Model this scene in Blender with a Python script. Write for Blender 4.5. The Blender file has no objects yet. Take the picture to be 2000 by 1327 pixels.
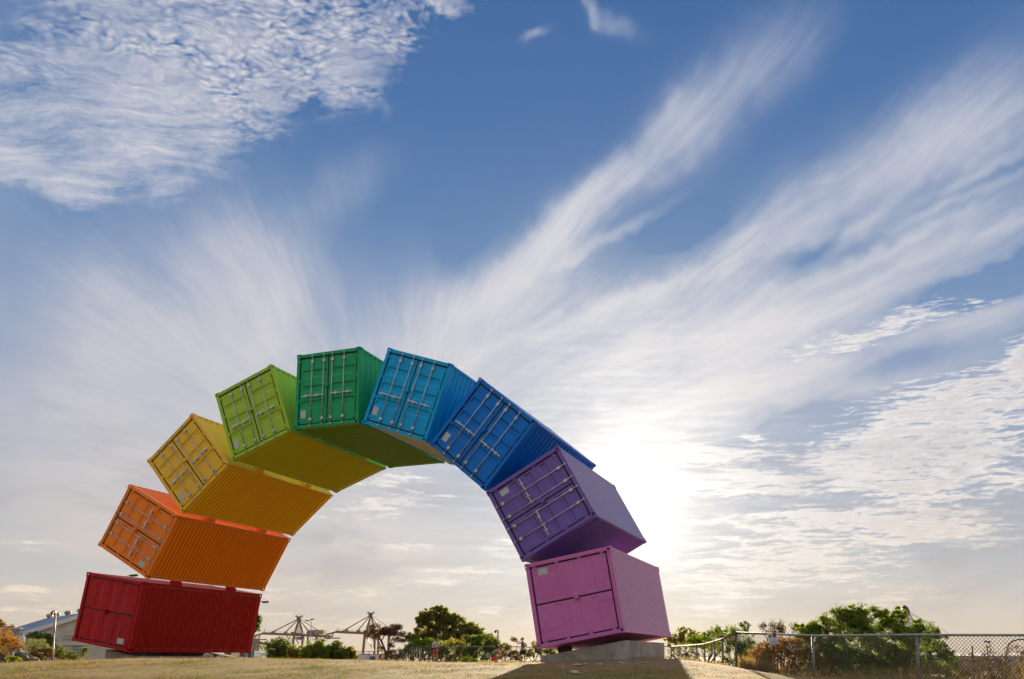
import bpy, bmesh, math, random
import numpy as np
from mathutils import Vector, Matrix, noise as mnoise

scene = bpy.context.scene
col = scene.collection
rnd = random.Random(7)
R = math.radians

# ---------------------------------------------------------------- camera, calibrated on the containers' corners
EYE = 1.6                      # the lens above the grass it stands on
FPX, PPX, PPY = 1642.7, 1176.8, 1025.5
PITCH = R(8.889)
cam_data = bpy.data.cameras.new('camera')
cam_data.sensor_width = 36.0
cam_data.lens = FPX / 2000 * 36
cam_data.shift_x = (1000 - PPX) / 2000
cam_data.shift_y = (PPY - 663.5) / 2000
cam_data.clip_start = 0.1
cam_data.clip_end = 12000
cam = bpy.data.objects.new('camera', cam_data)
col.objects.link(cam)
cam.location = (0, 0, EYE)
cam.rotation_euler = (math.pi / 2 + PITCH, 0, 0)
scene.camera = cam

def ray(px, py):
    u, w = (px - PPX) / FPX, (PPY - py) / FPX
    c, s = math.cos(PITCH), math.sin(PITCH)
    return (u, c - s * w, s + c * w)
def at(px, py, Y):
    """the point seen at photograph pixel (px, py), at the distance Y in front of the lens"""
    d = ray(px, py)
    return Vector((d[0] / d[1] * Y, Y, EYE + d[2] / d[1] * Y))
def azel(px, py):
    x, y, z = ray(px, py)
    return math.degrees(math.atan2(x, y)), math.degrees(math.atan2(z, math.hypot(x, y)))

# ---------------------------------------------------------------- sky and sun
SUN_AZ, SUN_EL = azel(1226, 985)
EXPOSURE = 1.7
scene.view_settings.view_transform = 'Standard'
scene.view_settings.look = 'None'
scene.view_settings.gamma = 1.0
scene.view_settings.use_curve_mapping = False
scene.view_settings.exposure = EXPOSURE
scene.render.engine = 'CYCLES'
scene.cycles.use_denoising = True
scene.cycles.use_adaptive_sampling = True
scene.cycles.adaptive_threshold = 0.015
scene.cycles.adaptive_min_samples = 12
scene.cycles.max_bounces = 8
scene.cycles.diffuse_bounces = 4
scene.cycles.glossy_bounces = 3
scene.cycles.transmission_bounces = 4
scene.cycles.transparent_max_bounces = 6
scene.cycles.sample_clamp_indirect = 6.0

sun_data = bpy.data.lights.new('sun', 'SUN')
sun_data.energy = 5.0
sun_data.angle = R(0.9)
sun_data.color = (1.0, 0.80, 0.55)
sun = bpy.data.objects.new('sun', sun_data)
col.objects.link(sun)
_sd = Vector((math.sin(R(SUN_AZ)) * math.cos(R(SUN_EL)), math.cos(R(SUN_AZ)) * math.cos(R(SUN_EL)), math.sin(R(SUN_EL))))
sun.rotation_euler = _sd.to_track_quat('Z', 'Y').to_euler()
sun.location = (0, 0, 60)

def srgb(r, g, b):
    f = lambda c: (c / 255 / 12.92) if c / 255 <= 0.04045 else ((c / 255 + 0.055) / 1.055) ** 2.4
    return (f(r), f(g), f(b), 1.0)

class NG:
    """short-hand for building node trees"""
    def __init__(s, tree): s.t = tree; s.n = tree.nodes; s.l = tree.links
    def put(s, sock, v):
        if isinstance(v, bpy.types.NodeSocket): s.l.new(v, sock)
        elif v is not None: sock.default_value = v
    def m(s, op, a, b=None, c=None, clamp=False):
        n = s.n.new('ShaderNodeMath'); n.operation = op; n.use_clamp = clamp
        s.put(n.inputs[0], a); s.put(n.inputs[1], b); s.put(n.inputs[2], c)
        return n.outputs[0]
    def v(s, op, a, b=None, c=None, scale=None):
        n = s.n.new('ShaderNodeVectorMath'); n.operation = op
        s.put(n.inputs[0], a); s.put(n.inputs[1], b); s.put(n.inputs[2], c)
        if scale is not None: s.put(n.inputs['Scale'], scale)
        return n.outputs['Value'] if op in ('DOT_PRODUCT', 'LENGTH', 'DISTANCE') else n.outputs[0]
    def xyz(s, x, y, z=0.0):
        n = s.n.new('ShaderNodeCombineXYZ')
        for i, q in enumerate((x, y, z)): s.put(n.inputs[i], q)
        return n.outputs[0]
    def sep(s, v):
        n = s.n.new('ShaderNodeSeparateXYZ'); s.l.new(v, n.inputs[0]); return n.outputs
    def noise(s, vec, scale=1.0, detail=4, rough=0.55, dist=0.0, lac=2.0, color=False):
        n = s.n.new('ShaderNodeTexNoise'); s.put(n.inputs['Vector'], vec)
        s.put(n.inputs['Scale'], scale); n.inputs['Detail'].default_value = detail
        n.inputs['Roughness'].default_value = rough; n.inputs['Distortion'].default_value = dist
        n.inputs['Lacunarity'].default_value = lac
        return n.outputs['Color' if color else 'Fac']
    def voro(s, vec, scale=1.0, feature='F1', rnd=1.0, out='Distance', smooth=0.5):
        n = s.n.new('ShaderNodeTexVoronoi'); n.feature = feature; s.put(n.inputs['Vector'], vec)
        s.put(n.inputs['Scale'], scale); n.inputs['Randomness'].default_value = rnd
        if feature == 'SMOOTH_F1': n.inputs['Smoothness'].default_value = smooth
        return n.outputs[out]
    def mapping(s, vec, loc=(0, 0, 0), rot=0.0, scale=(1, 1, 1), typ='POINT'):
        n = s.n.new('ShaderNodeMapping'); n.vector_type = typ; s.put(n.inputs['Vector'], vec)
        n.inputs['Location'].default_value = loc
        n.inputs['Rotation'].default_value = (0, 0, rot)
        n.inputs['Scale'].default_value = scale
        return n.outputs[0]
    def step(s, x, a, b, lo=0.0, hi=1.0, smooth=True):
        n = s.n.new('ShaderNodeMapRange'); n.interpolation_type = 'SMOOTHSTEP' if smooth else 'LINEAR'
        s.put(n.inputs['Value'], x)
        for k, q in zip(('From Min', 'From Max', 'To Min', 'To Max'), (a, b, lo, hi)): s.put(n.inputs[k], q)
        return n.outputs['Result']
    def mix(s, f, a, b, blend='MIX'):
        n = s.n.new('ShaderNodeMix'); n.data_type = 'RGBA'; n.blend_type = blend
        s.put(n.inputs['Factor'], f)
        s.put(n.inputs['A'] if False else n.inputs[6], a); s.put(n.inputs[7], b)
        return n.outputs[2]
    def ramp(s, x, stops, interp='LINEAR'):
        n = s.n.new('ShaderNodeValToRGB'); s.put(n.inputs[0], x)
        e = n.color_ramp.elements; n.color_ramp.interpolation = interp
        while len(e) < len(stops): e.new(0.5)
        for k, (p, c) in zip(e, stops):
            k.position = p; k.color = c if len(c) == 4 else (*c, 1)
        return n.outputs[0]
    def geo(s, name):
        n = s.n.new('ShaderNodeNewGeometry'); return n.outputs[name]
    def coord(s, name):
        n = s.n.new('ShaderNodeTexCoord'); return n.outputs[name]

world = bpy.data.worlds.new('World')
scene.world = world
world.use_nodes = True
def build_sky():
    world.node_tree.nodes.clear()
    g = NG(world.node_tree)
    D = g.v('NORMALIZE', g.coord('Generated'))
    x, y, z = g.sep(D)
    deg = 180 / math.pi
    az = g.m('MULTIPLY', g.m('ARCTAN2', x, y), deg)
    el = g.m('MULTIPLY', g.m('ARCSINE', z), deg)
    P = g.xyz(az, el, 1.0)                                            # the sky's own azimuth and elevation, in degrees
    zc = g.m('ADD', g.m('MAXIMUM', z, 0.0), 0.045)
    Q = g.xyz(g.m('DIVIDE', x, zc), g.m('DIVIDE', y, zc))        # the plane the high clouds lie in
    # clear sky
    sky = g.n.new('ShaderNodeTexSky'); sky.sky_type = 'NISHITA'; sky.sun_disc = False
    sky.sun_elevation = R(SUN_EL); sky.sun_rotation = R(SUN_AZ); sky.altitude = 20
    sky.air_density = 1.0; sky.dust_density = 0.6; sky.ozone_density = 2.5
    K = 2 ** EXPOSURE * 0.1
    inv = 1 / K
    clear = g.mix(1.0, sky.outputs[0], (0.42 * K, 0.47 * K, 0.56 * K, 1), 'MULTIPLY')   # in display units from here on
    e01 = g.m('DIVIDE', g.m('MAXIMUM', el, 0.0), 90.0)
    grad = g.ramp(e01, [(0.0, srgb(222, 204, 184)), (0.03, srgb(205, 196, 187)), (0.065, srgb(186, 188, 191)), (0.11, srgb(168, 175, 188)), (0.17, srgb(148, 163, 189)),
                        (0.24, srgb(118, 146, 184)), (0.31, srgb(86, 126, 174)), (0.38, srgb(70, 112, 166)), (0.46, srgb(62, 103, 158)), (0.8, srgb(56, 96, 150))])
    clear = g.mix(0.95, clear, grad)
    sd = g.m('MAXIMUM', g.v('DOT_PRODUCT', D, tuple(_sd)), 0.0)
    ang = g.m('MULTIPLY', g.m('ARCCOSINE', g.m('MINIMUM', sd, 1.0)), deg)   # degrees off the sun
    glowA = g.m('POWER', math.e, g.m('MULTIPLY', g.m('POWER', g.m('DIVIDE', ang, 11.0), 1.3), -1))
    glowB = g.m('POWER', math.e, g.m('MULTIPLY', g.m('POWER', g.m('DIVIDE', ang, 3.4), 1.2), -1))
    clear = g.mix(g.m('MULTIPLY', glowA, 0.32), clear, srgb(236, 226, 214))
    # warped coordinates give every bank a torn edge
    wn = g.noise(P, 0.16, 3, 0.6, color=True)
    wn2 = g.noise(P, 0.9, 3, 0.6, color=True)
    wv = g.v('ADD', g.v('MULTIPLY', g.v('SUBTRACT', wn, (0.5, 0.5, 0.5)), (5.0, 5.0, 0)), g.v('MULTIPLY', g.v('SUBTRACT', wn2, (0.5, 0.5, 0.5)), (1.5, 1.5, 0)))
    PW = g.v('ADD', P, wv)
    PS = g.v('ADD', P, g.v('SCALE', wv, scale=0.45))
    def lobes(items, vec):
        """soft elongated patches of sky, each from one bearing to another (the z of vec is 1)"""
        tot = None
        for (x0, y0, x1, y1, w, k) in items:
            a0, e0 = azel(x0, y0); a1, e1 = azel(x1, y1)
            th = math.atan2(e1 - e0, a1 - a0); ln = math.hypot(a1 - a0, e1 - e0) / 2 * 0.8
            wd = w / FPX * deg * 0.9
            ca, sa = math.cos(th), math.sin(th); cx, cy = (a0 + a1) / 2, (e0 + e1) / 2
            u = g.v('DOT_PRODUCT', vec, (ca / ln, sa / ln, -(ca * cx + sa * cy) / ln))
            q = g.v('DOT_PRODUCT', vec, (-sa / wd, ca / wd, (sa * cx - ca * cy) / wd))
            if tot is not None: u = g.m('MULTIPLY_ADD', tot, 1e-9, u)
            r2 = g.m('MULTIPLY_ADD', u, u, g.m('MULTIPLY', q, q))
            tot = g.m('MULTIPLY_ADD', g.m('POWER', 1 / math.e, r2), k, tot if tot is not None else 0.0)
        return tot
    SKY_LOBES(g, lobes, P, PW, PS, Q, az, el, e01, ang, clear, glowA, glowB, inv)
def SKY_LOBES(g, lobes, P, PW, PS, Q, az, el, e01, ang, clear, glowA, glowB, inv):
    half = (0.5, 0.5, 0.5)
    soft = g.noise(P, 0.13, 5, 0.6)
    wob = g.v('SUBTRACT', g.noise(P, 0.13, 1.4, 0.5, color=True), half)
    def fan(px, py, k, m, seed, det, rough, wamp):
        """fibres that radiate from one bearing of the sky"""
        a0, e0 = azel(px, py)
        d = g.v('ADD', g.v('SUBTRACT', P, (a0, e0, 1.0)), g.v('SCALE', wob, scale=wamp))
        dx, dy, _ = g.sep(d)
        th = g.m('ARCTAN2', dy, dx)
        r = g.m('LOGARITHM', g.m('ADD', g.v('LENGTH', d), 2.0), math.e)
        return g.noise(g.xyz(g.m('MULTIPLY', th, k), g.m('MULTIPLY', r, m), seed), 1.0, det, rough)
    right = g.step(az, -11, -3)
    def both(k, m, seed, det, rough, wamp):
        a = fan(330, 1060, k, m, seed, det, rough, wamp); b = fan(760, 960, k * 0.8, m, seed + 5, det, rough, wamp * 1.4)
        return g.m('MULTIPLY_ADD', right, g.m('SUBTRACT', a, b), b)
    f1 = both(13.0, 1.9, 1.0, 6, 0.64, 2.2)
    f2 = both(60.0, 6.5, 8.0, 5, 0.7, 2.6)
    cir = [  # x0, y0, x1, y1, half-width, weight
        (860, 640, 1240, 320, 40, 0.9), (960, 540, 1330, 230, 26, 0.5), (1215, 370, 1430, 150, 40, 0.48), (1330, 230, 1600, 20, 60, 0.30), (1250, 340, 1440, 240, 40, 0.2),
        (1150, 660, 1640, 370, 46, 0.62), (1480, 450, 2060, 120, 70, 0.62), (1750, 340, 2080, 180, 36, 0.3), (1600, 500, 1760, 385, 14, 0.4),
        (1250, 730, 1750, 540, 60, 0.66), (1600, 570, 2100, 380, 52, 0.62), (1460, 650, 2000, 490, 20, 0.35),
        (1000, 820, 1700, 660, 120, 0.8), (900, 620, 1250, 580, 100, 0.45), (1250, 770, 2000, 660, 60, 0.42), (1180, 690, 1480, 560, 34, 0.3),
        (150, 760, 700, 720, 230, 0.8), (570, 700, 420, 400, 75, 0.55), (480, 640, 600, 460, 110, 0.25), (690, 420, 640, 330, 110, 0.14),
        (60, 700, 260, 560, 100, 0.28), (110, 510, 480, 700, 36, 0.25),
        (-80, 900, 420, 820, 160, 0.62), (490, 760, 560, 560, 36, 0.35),
        (600, 860, 1000, 620, 130, 0.75), (300, 960, 900, 1000, 120, 0.3), (1380, 800, 1150, 820, 80, 0.5), (-100, 1120, 900, 1060, 90, 0.45), (750, 640, 1000, 570, 60, 0.26), (500, 1130, 1000, 1090, 60, 0.35), (1300, 1200, 2000, 1190, 60, 0.2),
        (1140, -10, 1180, 60, 10, 0.24), (1165, 35, 1250, 75, 14, 0.18), (1022, 82, 1075, 58, 6, 0.3), (1500, 575, 2060, 330, 14, 0.4), (1380, 650, 1900, 470, 13, 0.35), (1640, 480, 2060, 300, 12, 0.35), (1740, 420, 2080, 240, 11, 0.3), (980, 570, 1300, 400, 13, 0.4), (1050, 650, 1500, 480, 15, 0.35), (1200, 610, 1560, 400, 10, 0.3), (1280, 690, 1760, 560, 12, 0.35), (1330, 760, 1800, 660, 14, 0.35), (1130, 720, 1420, 640, 16, 0.35), (880, 720, 1120, 600, 14, 0.35), (1850, 470, 2080, 420, 12, 0.3),
        (1780, 625, 2060, 500, 30, -0.75), (1560, 720, 1850, 640, 16, -0.3), (1480, 520, 1760, 440, 20, -0.2), (1250, 470, 1420, 420, 30, -0.22),
        (1400, 880, 1700, 760, 40, -0.7), (1620, 740, 1900, 660, 20, -0.5), (1700, 680, 2100, 560, 30, 0.6), (1500, 800, 1750, 740, 22, 0.35),
        (60, 870, 300, 840, 40, -0.25), (860, 560, 940, 420, 50, -0.12),
    ]
    V = lobes(cir, PS)
    # beyond the frame a denser veil, added to fill the fronts, same noise
    out = g.m('MAXIMUM', g.step(g.m('ABSOLUTE', az), 34, 60), g.step(el, 44, 58))
    V = g.m('ADD', V, g.m('MULTIPLY', out, g.step(soft, 0.3, 0.62, 0.9, 1.7)))
    mod = g.m('ADD', g.m('MULTIPLY', g.m('SUBTRACT', f1, 0.47), 3.6), g.m('MULTIPLY', g.m('SUBTRACT', f2, 0.5), g.step(soft, 0.35, 0.65, 0.6, 2.8)))
    mod = g.m('MULTIPLY', g.m('MAXIMUM', mod, g.m('MULTIPLY', mod, 0.75)), g.m('MULTIPLY_ADD', right, 0.4, 0.6))
    mod = g.m('ADD', mod, g.m('MULTIPLY', g.m('SUBTRACT', soft, 0.5), 2.0))
    flat = g.noise(g.v('ADD', g.mapping(P, (0, 0, 0), 0.12, (0.05, 0.32, 1)), g.v('SCALE', wob, scale=0.8)), 1.0, 6, 0.6)
    hz = g.step(el, 3, 13, 0.0, 1.0)
    mod = g.m('MULTIPLY_ADD', hz, g.m('SUBTRACT', mod, g.m('MULTIPLY', g.m('SUBTRACT', flat, 0.5), 7.0)), g.m('MULTIPLY', g.m('SUBTRACT', flat, 0.5), 7.0))
    hz = 1.0
    V2 = g.m('MULTIPLY', V, g.m('MAXIMUM', g.m('MULTIPLY_ADD', mod, hz, 1.0), 0.05))
    c = g.m('SUBTRACT', 1.0, g.m('POWER', math.e, g.m('MULTIPLY', g.m('MAXIMUM', V2, 0.0), -1.42)))
    cc = g.ramp(e01, [(0.0, srgb(234, 214, 192)), (0.06, srgb(228, 213, 199)), (0.14, srgb(218, 212, 211)), (0.24, srgb(209, 208, 214)), (0.42, srgb(206, 209, 221)), (0.8, srgb(220, 222, 228))])
    near = g.m('POWER', math.e, g.m('MULTIPLY', g.m('POWER', g.m('DIVIDE', ang, 15.0), 2.0), -1))
    cc = g.mix(g.m('MULTIPLY', near, 0.85), cc, srgb(253, 248, 243))
    colr = g.mix(c, clear, cc)
    # --- the broken sheet of altocumulus, upper left
    sheet = [(120, 60, 760, 20, 150, 1.0), (-60, 150, 620, 130, 120, 0.75), (-80, 260, 420, 190, 90, 0.6), (620, 90, 850, 90, 60, 0.7), (560, 140, 725, 200, 36, 0.7),
             (-60, 310, 240, 372, 26, 1.0), (230, 265, 355, 340, 34, 0.85), (350, 205, 510, 235, 42, 0.6), (790, -20, 950, 10, 26, 0.7),
             (30, 190, 150, 190, 40, -0.42), (560, 245, 640, 225, 20, -0.3), (90, 262, 250, 280, 16, -0.25), (280, 160, 420, 190, 26, -0.18), (900, 130, 790, 200, 36, -0.4)]
    A = lobes(sheet, PW)
    w3 = g.v('SUBTRACT', g.noise(Q, 5.0, 4, 0.6, color=True), half)
    Qw = g.v('ADD', Q, g.v('SCALE', w3, scale=0.12))
    Qr = g.mapping(Qw, (0, 0, 0), R(34), (1.0, 1.45, 1.0))
    cell = g.voro(Qr, 46.0, 'SMOOTH_F1', 1.0, smooth=0.3)
    cell2 = g.voro(Qr, 82.0, 'SMOOTH_F1', 1.0, smooth=0.3)
    fine = g.noise(Qr, 60.0, 4, 0.65)
    patch = g.noise(Q, 3.4, 5, 0.6)
    tex = g.m('ADD', g.m('MULTIPLY', g.m('SUBTRACT', 0.40, cell), 1.1), g.m('MULTIPLY', g.m('SUBTRACT', 0.40, cell2), 0.9))
    tex = g.m('ADD', tex, g.m('MULTIPLY', g.m('SUBTRACT', fine, 0.5), 1.2))
    wisp = g.noise(g.mapping(Qw, (2, 5, 0), R(-62), (6.0, 30.0, 1)), 1.0, 6, 0.62)
    low = g.m('MULTIPLY', g.step(el, 28, 34), g.step(patch, 0.42, 0.58))      # fibres at the sheet's ragged foot, cells above
    tx = g.m('ADD', g.m('MULTIPLY', tex, g.m('MULTIPLY_ADD', low, 0.8, 0.15)), g.m('MULTIPLY', g.m('MULTIPLY', g.m('SUBTRACT', wisp, 0.5), 1.5), g.m('SUBTRACT', 1.1, low)))
    tx = g.m('ADD', tx, g.m('MULTIPLY', g.m('SUBTRACT', patch, 0.5), 0.9))
    As = g.m('MULTIPLY', g.m('SUBTRACT', 1.0, g.m('POWER', math.e, g.m('MULTIPLY', g.m('MAXIMUM', A, 0.0), -1.5))), 0.95)
    A2 = g.m('MULTIPLY', g.step(g.m('ADD', As, tx), 0.05, 1.2, smooth=False), g.step(A, 0.08, 0.45))
    colr = g.mix(g.m('MULTIPLY', A2, 0.97), colr, srgb(216, 215, 221))
    # --- low broken banks on the right and behind the arch, drawn out flat by distance
    B = lobes([(1230, 890, 1520, 870, 26, 1.0), (1430, 825, 1520, 860, 12, 0.6), (1250, 960, 1640, 910, 44, 0.9), (1560, 900, 2100, 770, 80, 1.1), (1500, 960, 2100, 900, 60, 0.95),
               (1700, 790, 2100, 720, 36, 0.6), (1330, 1010, 1800, 1040, 34, 0.8), (1250, 1090, 1800, 1110, 48, 1.0), (1600, 1030, 2060, 1035, 40, 0.95), (1480, 700, 1960, 580, 22, 0.95), (1940, 710, 2090, 670, 36, 1.1),
               (1560, 1180, 1900, 1165, 20, 0.55), (1290, 1180, 1520, 1180, 30, 0.5), (1280, 1140, 1500, 1150, 16, 0.6),
               (640, 940, 870, 925, 16, 0.95), (880, 900, 960, 905, 12, 0.7), (640, 1080, 900, 1066, 12, 0.6), (440, 1205, 620, 1195, 16, 0.7), (600, 1212, 800, 1205, 14, 0.7), (820, 1125, 1010, 1105, 14, 0.7), (860, 1205, 1040, 1185, 16, 0.7), (560, 1020, 900, 980, 30, 0.45), (600, 1150, 1000, 1130, 26, 0.5), (420, 1170, 640, 1150, 16, 0.5), (150, 1100, 420, 1060, 24, 0.35), (930, 1080, 1030, 1060, 20, 0.6), (680, 1000, 900, 960, 20, 0.5),
               (-40, 1140, 150, 1160, 14, 0.6), (60, 1185, 170, 1185, 10, 0.65), (-40, 1185, 90, 1190, 14, 0.55), (-60, 1060, 160, 1050, 24, 0.3),
               (1400, 1000, 1560, 985, 14, -0.55), (1560, 990, 1740, 975, 10, -0.6), (1560, 1045, 1720, 1040, 9, -0.6), (1320, 990, 1480, 985, 13, -0.5), (1900, 900, 2050, 880, 22, -0.3), (1480, 905, 1640, 920, 14, -0.5), (1800, 1090, 2050, 1080, 14, -0.4)], PS)
    warp = g.v('SUBTRACT', g.noise(P, 0.35, 3, 0.55, color=True), half)
    Pl = g.v('ADD', g.mapping(P, (0, 0, 0), 0, (0.62, 2.6, 1)), g.v('SCALE', warp, scale=1.6))
    b1 = g.noise(g.mapping(Pl, (0, 0, 0), 0.08, (0.45, 1.0, 1)), 1.0, 7, 0.64)
    b2 = g.noise(g.mapping(Pl, (7, 2, 0), 0, (1.6, 2.0, 1)), 1.0, 6, 0.68)
    bt = g.m('ADD', g.m('MULTIPLY', g.m('SUBTRACT', b1, 0.5), 3.0), g.m('MULTIPLY', g.m('SUBTRACT', b2, 0.5), 2.6))
    Bc = g.m('MINIMUM', B, 1.0)
    B2 = g.m('MULTIPLY', g.step(g.m('ADD', Bc, bt), 0.28, 1.05), g.step(B, 0.06, 0.35))
    bc = g.ramp(e01, [(0.0, srgb(246, 224, 196)), (0.05, srgb(246, 229, 209)), (0.13, srgb(244, 237, 231)), (0.25, srgb(232, 228, 229))])
    bc = g.mix(g.m('MULTIPLY', near, 0.8), bc, srgb(255, 252, 246))
    # undersides: a greyer tone where the bank is thick
    thick = g.m('MULTIPLY', g.step(g.m('ADD', Bc, g.m('MULTIPLY', b1, 2.0)), 1.75, 2.3), g.m('SUBTRACT', 1.0, near))
    bc = g.mix(g.m('MULTIPLY', thick, 0.6), bc, srgb(192, 187, 190))
    colr = g.mix(g.m('MULTIPLY', B2, 0.92), colr, bc)
    # grey-mauve bands, the shaded undersides of a higher flat layer
    gb = g.noise(g.v('ADD', g.mapping(P, (3, 8, 0), 0.10, (0.07, 0.42, 1)), g.v('SCALE', wob, scale=1.2)), 1.0, 6, 0.62)
    gm = g.m('MULTIPLY', g.m('MULTIPLY', g.step(el, 0.5, 4), g.step(el, 11, 19, 1, 0)), g.m('SUBTRACT', 1.0, g.m('MULTIPLY', near, 0.7)))
    colr = g.mix(g.m('MULTIPLY', g.m('MULTIPLY', g.step(gb, 0.46, 0.64), gm), 0.5), colr, g.ramp(e01, [(0.0, srgb(205, 188, 170)), (0.06, srgb(182, 178, 178)), (0.16, srgb(168, 168, 178))]))
    # --- light scattered round the hidden sun
    glowB = g.m('POWER', math.e, g.m('MULTIPLY', g.m('POWER', g.m('MULTIPLY', g.m('DIVIDE', ang, 4.4), g.m('SUBTRACT', 1.75, g.m('MULTIPLY', b1, 1.5))), 1.35), -1))
    colr = g.mix(g.m('MULTIPLY', glowB, 0.98), colr, (1.7, 1.6, 1.45, 1))
    colr = g.mix(1.0, colr, g.mix(g.m('MULTIPLY', glowA, 0.05), (0, 0, 0, 1), (1, 0.93, 0.82, 1)), 'ADD')
    # below the horizon: far land and sea in haze
    colr = g.mix(g.step(el, -1.5, -0.2, 1, 0), colr, srgb(120, 108, 92))
    bg = g.n.new('ShaderNodeBackground'); bg.inputs[1].default_value = 0.1
    sc = g.mix(1.0, colr, (inv, inv, inv, 1), 'MULTIPLY')
    g.l.new(sc, bg.inputs[0])
    o = g.n.new('ShaderNodeOutputWorld'); g.l.new(bg.outputs[0], o.inputs[0])
build_sky()
world.cycles.sampling_method = 'MANUAL'
world.cycles.sample_map_resolution = 1024

# ---------------------------------------------------------------- helpers
class MB:
    """collects boxes, bars, tubes and leaves; build() links them as ONE mesh object"""
    def __init__(s): s.v = []; s.f = []; s.mi = []; s.cur = 0; s.sm = []; s.smooth = False
    def face(s, idx): s.f.append(tuple(idx)); s.mi.append(s.cur); s.sm.append(s.smooth)
    def verts(s, pts):
        n = len(s.v); s.v.extend(tuple(p) for p in pts); return n
    def poly(s, pts):
        n = s.verts(pts); s.face(range(n, n + len(pts)))
    def box(s, lo, hi, M=None):
        (x0, y0, z0), (x1, y1, z1) = lo, hi
        p = [(x0, y0, z0), (x1, y0, z0), (x1, y1, z0), (x0, y1, z0), (x0, y0, z1), (x1, y0, z1), (x1, y1, z1), (x0, y1, z1)]
        if M is not None: p = [M @ Vector(q) for q in p]
        n = s.verts(p)
        for f in ((0, 3, 2, 1), (4, 5, 6, 7), (0, 1, 5, 4), (1, 2, 6, 5), (2, 3, 7, 6), (3, 0, 4, 7)): s.face([n + i for i in f])
    def cbox(s, c, size, M=None): s.box([c[i] - size[i] / 2 for i in range(3)], [c[i] + size[i] / 2 for i in range(3)], M)
    def bbox(s, lo, hi, b=0.01):
        """a box with its twelve edges chamfered"""
        c = [(lo[i] + hi[i]) / 2 for i in range(3)]; h = [(hi[i] - lo[i]) / 2 for i in range(3)]
        b = min(b, *[q * 0.8 for q in h])
        idx = {}
        for sx in (-1, 1):
            for sy in (-1, 1):
                for sz in (-1, 1):
                    for ax in range(3):
                        o = [h[i] - (b if i != ax else 0) for i in range(3)]
                        idx[(sx, sy, sz, ax)] = s.verts([(c[0] + sx * o[0], c[1] + sy * o[1], c[2] + sz * o[2])])
        S = (-1, 1)
        for a in S:
            s.face([idx[(a, -1, -1, 0)], idx[(a, 1, -1, 0)], idx[(a, 1, 1, 0)], idx[(a, -1, 1, 0)]][::a])
            s.face([idx[(-1, a, -1, 1)], idx[(-1, a, 1, 1)], idx[(1, a, 1, 1)], idx[(1, a, -1, 1)]][::a])
            s.face([idx[(-1, -1, a, 2)], idx[(1, -1, a, 2)], idx[(1, 1, a, 2)], idx[(-1, 1, a, 2)]][::a])
        for a in S:
            for d in S:
                s.face([idx[(a, d, -1, 0)], idx[(a, d, -1, 1)], idx[(a, d, 1, 1)], idx[(a, d, 1, 0)]][::-a * d])
                s.face([idx[(a, -1, d, 0)], idx[(a, -1, d, 2)], idx[(a, 1, d, 2)], idx[(a, 1, d, 0)]][::a * d])
                s.face([idx[(-1, a, d, 1)], idx[(-1, a, d, 2)], idx[(1, a, d, 2)], idx[(1, a, d, 1)]][::-a * d])
                for e in S:
                    s.face([idx[(a, d, e, 0)], idx[(a, d, e, 1)], idx[(a, d, e, 2)]][::a * d * e])
    def tube(s, pts, r, n=8, caps=True):
        """a swept round bar through pts; r one radius or one per point"""
        pts = [Vector(p) for p in pts]
        rs = r if isinstance(r, (list, tuple)) else [r] * len(pts)
        prev = None; rings = []
        for i, p in enumerate(pts):
            a = pts[max(i - 1, 0)]; b = pts[min(i + 1, len(pts) - 1)]
            t = (b - a).normalized()
            if prev is None:
                u = t.orthogonal().normalized()
            else:
                u = (prev - t * prev.dot(t))
                u = u.normalized() if u.length > 1e-6 else t.orthogonal().normalized()
            prev = u; w = t.cross(u)
            rings.append(s.verts([p + (u * math.cos(2 * math.pi * k / n) + w * math.sin(2 * math.pi * k / n)) * rs[i] for k in range(n)]))
        for a, b in zip(rings, rings[1:]):
            for k in range(n): s.face((a + k, a + (k + 1) % n, b + (k + 1) % n, b + k))
        if caps:
            s.face([rings[0] + k for k in range(n)][::-1]); s.face([rings[-1] + k for k in range(n)])
    def bar(s, a, b, w, h=None):
        """a square bar from a to b"""
        h = h or w
        a, b = Vector(a), Vector(b); t = (b - a); L = t.length
        if L < 1e-6: return
        q = t.to_track_quat('X', 'Z').to_matrix().to_4x4(); q.translation = a
        s.box((0, -w / 2, -h / 2), (L, w / 2, h / 2), q)
    def lathe(s, prof, c=(0, 0, 0), n=16, M=None):
        """profile (radius, height) turned about the vertical"""
        rings = []
        for (r, h) in prof:
            p = [Vector((c[0] + r * math.cos(2 * math.pi * k / n), c[1] + r * math.sin(2 * math.pi * k / n), c[2] + h)) for k in range(n)]
            if M is not None: p = [M @ q for q in p]
            rings.append(s.verts(p))
        for a, b in zip(rings, rings[1:]):
            for k in range(n): s.face((a + k, a + (k + 1) % n, b + (k + 1) % n, b + k))
        s.face([rings[0] + k for k in range(n)][::-1]); s.face([rings[-1] + k for k in range(n)])
    def prism(s, prof, a, b):
        """extrude a closed outline (list of 3-D points) by the vector b-a"""
        d = Vector(b) - Vector(a); n = len(prof)
        i = s.verts(prof); j = s.verts([Vector(p) + d for p in prof])
        for k in range(n): s.face((i + k, i + (k + 1) % n, j + (k + 1) % n, j + k))
        s.face(range(i + n - 1, i - 1, -1)); s.face(range(j, j + n))
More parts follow.
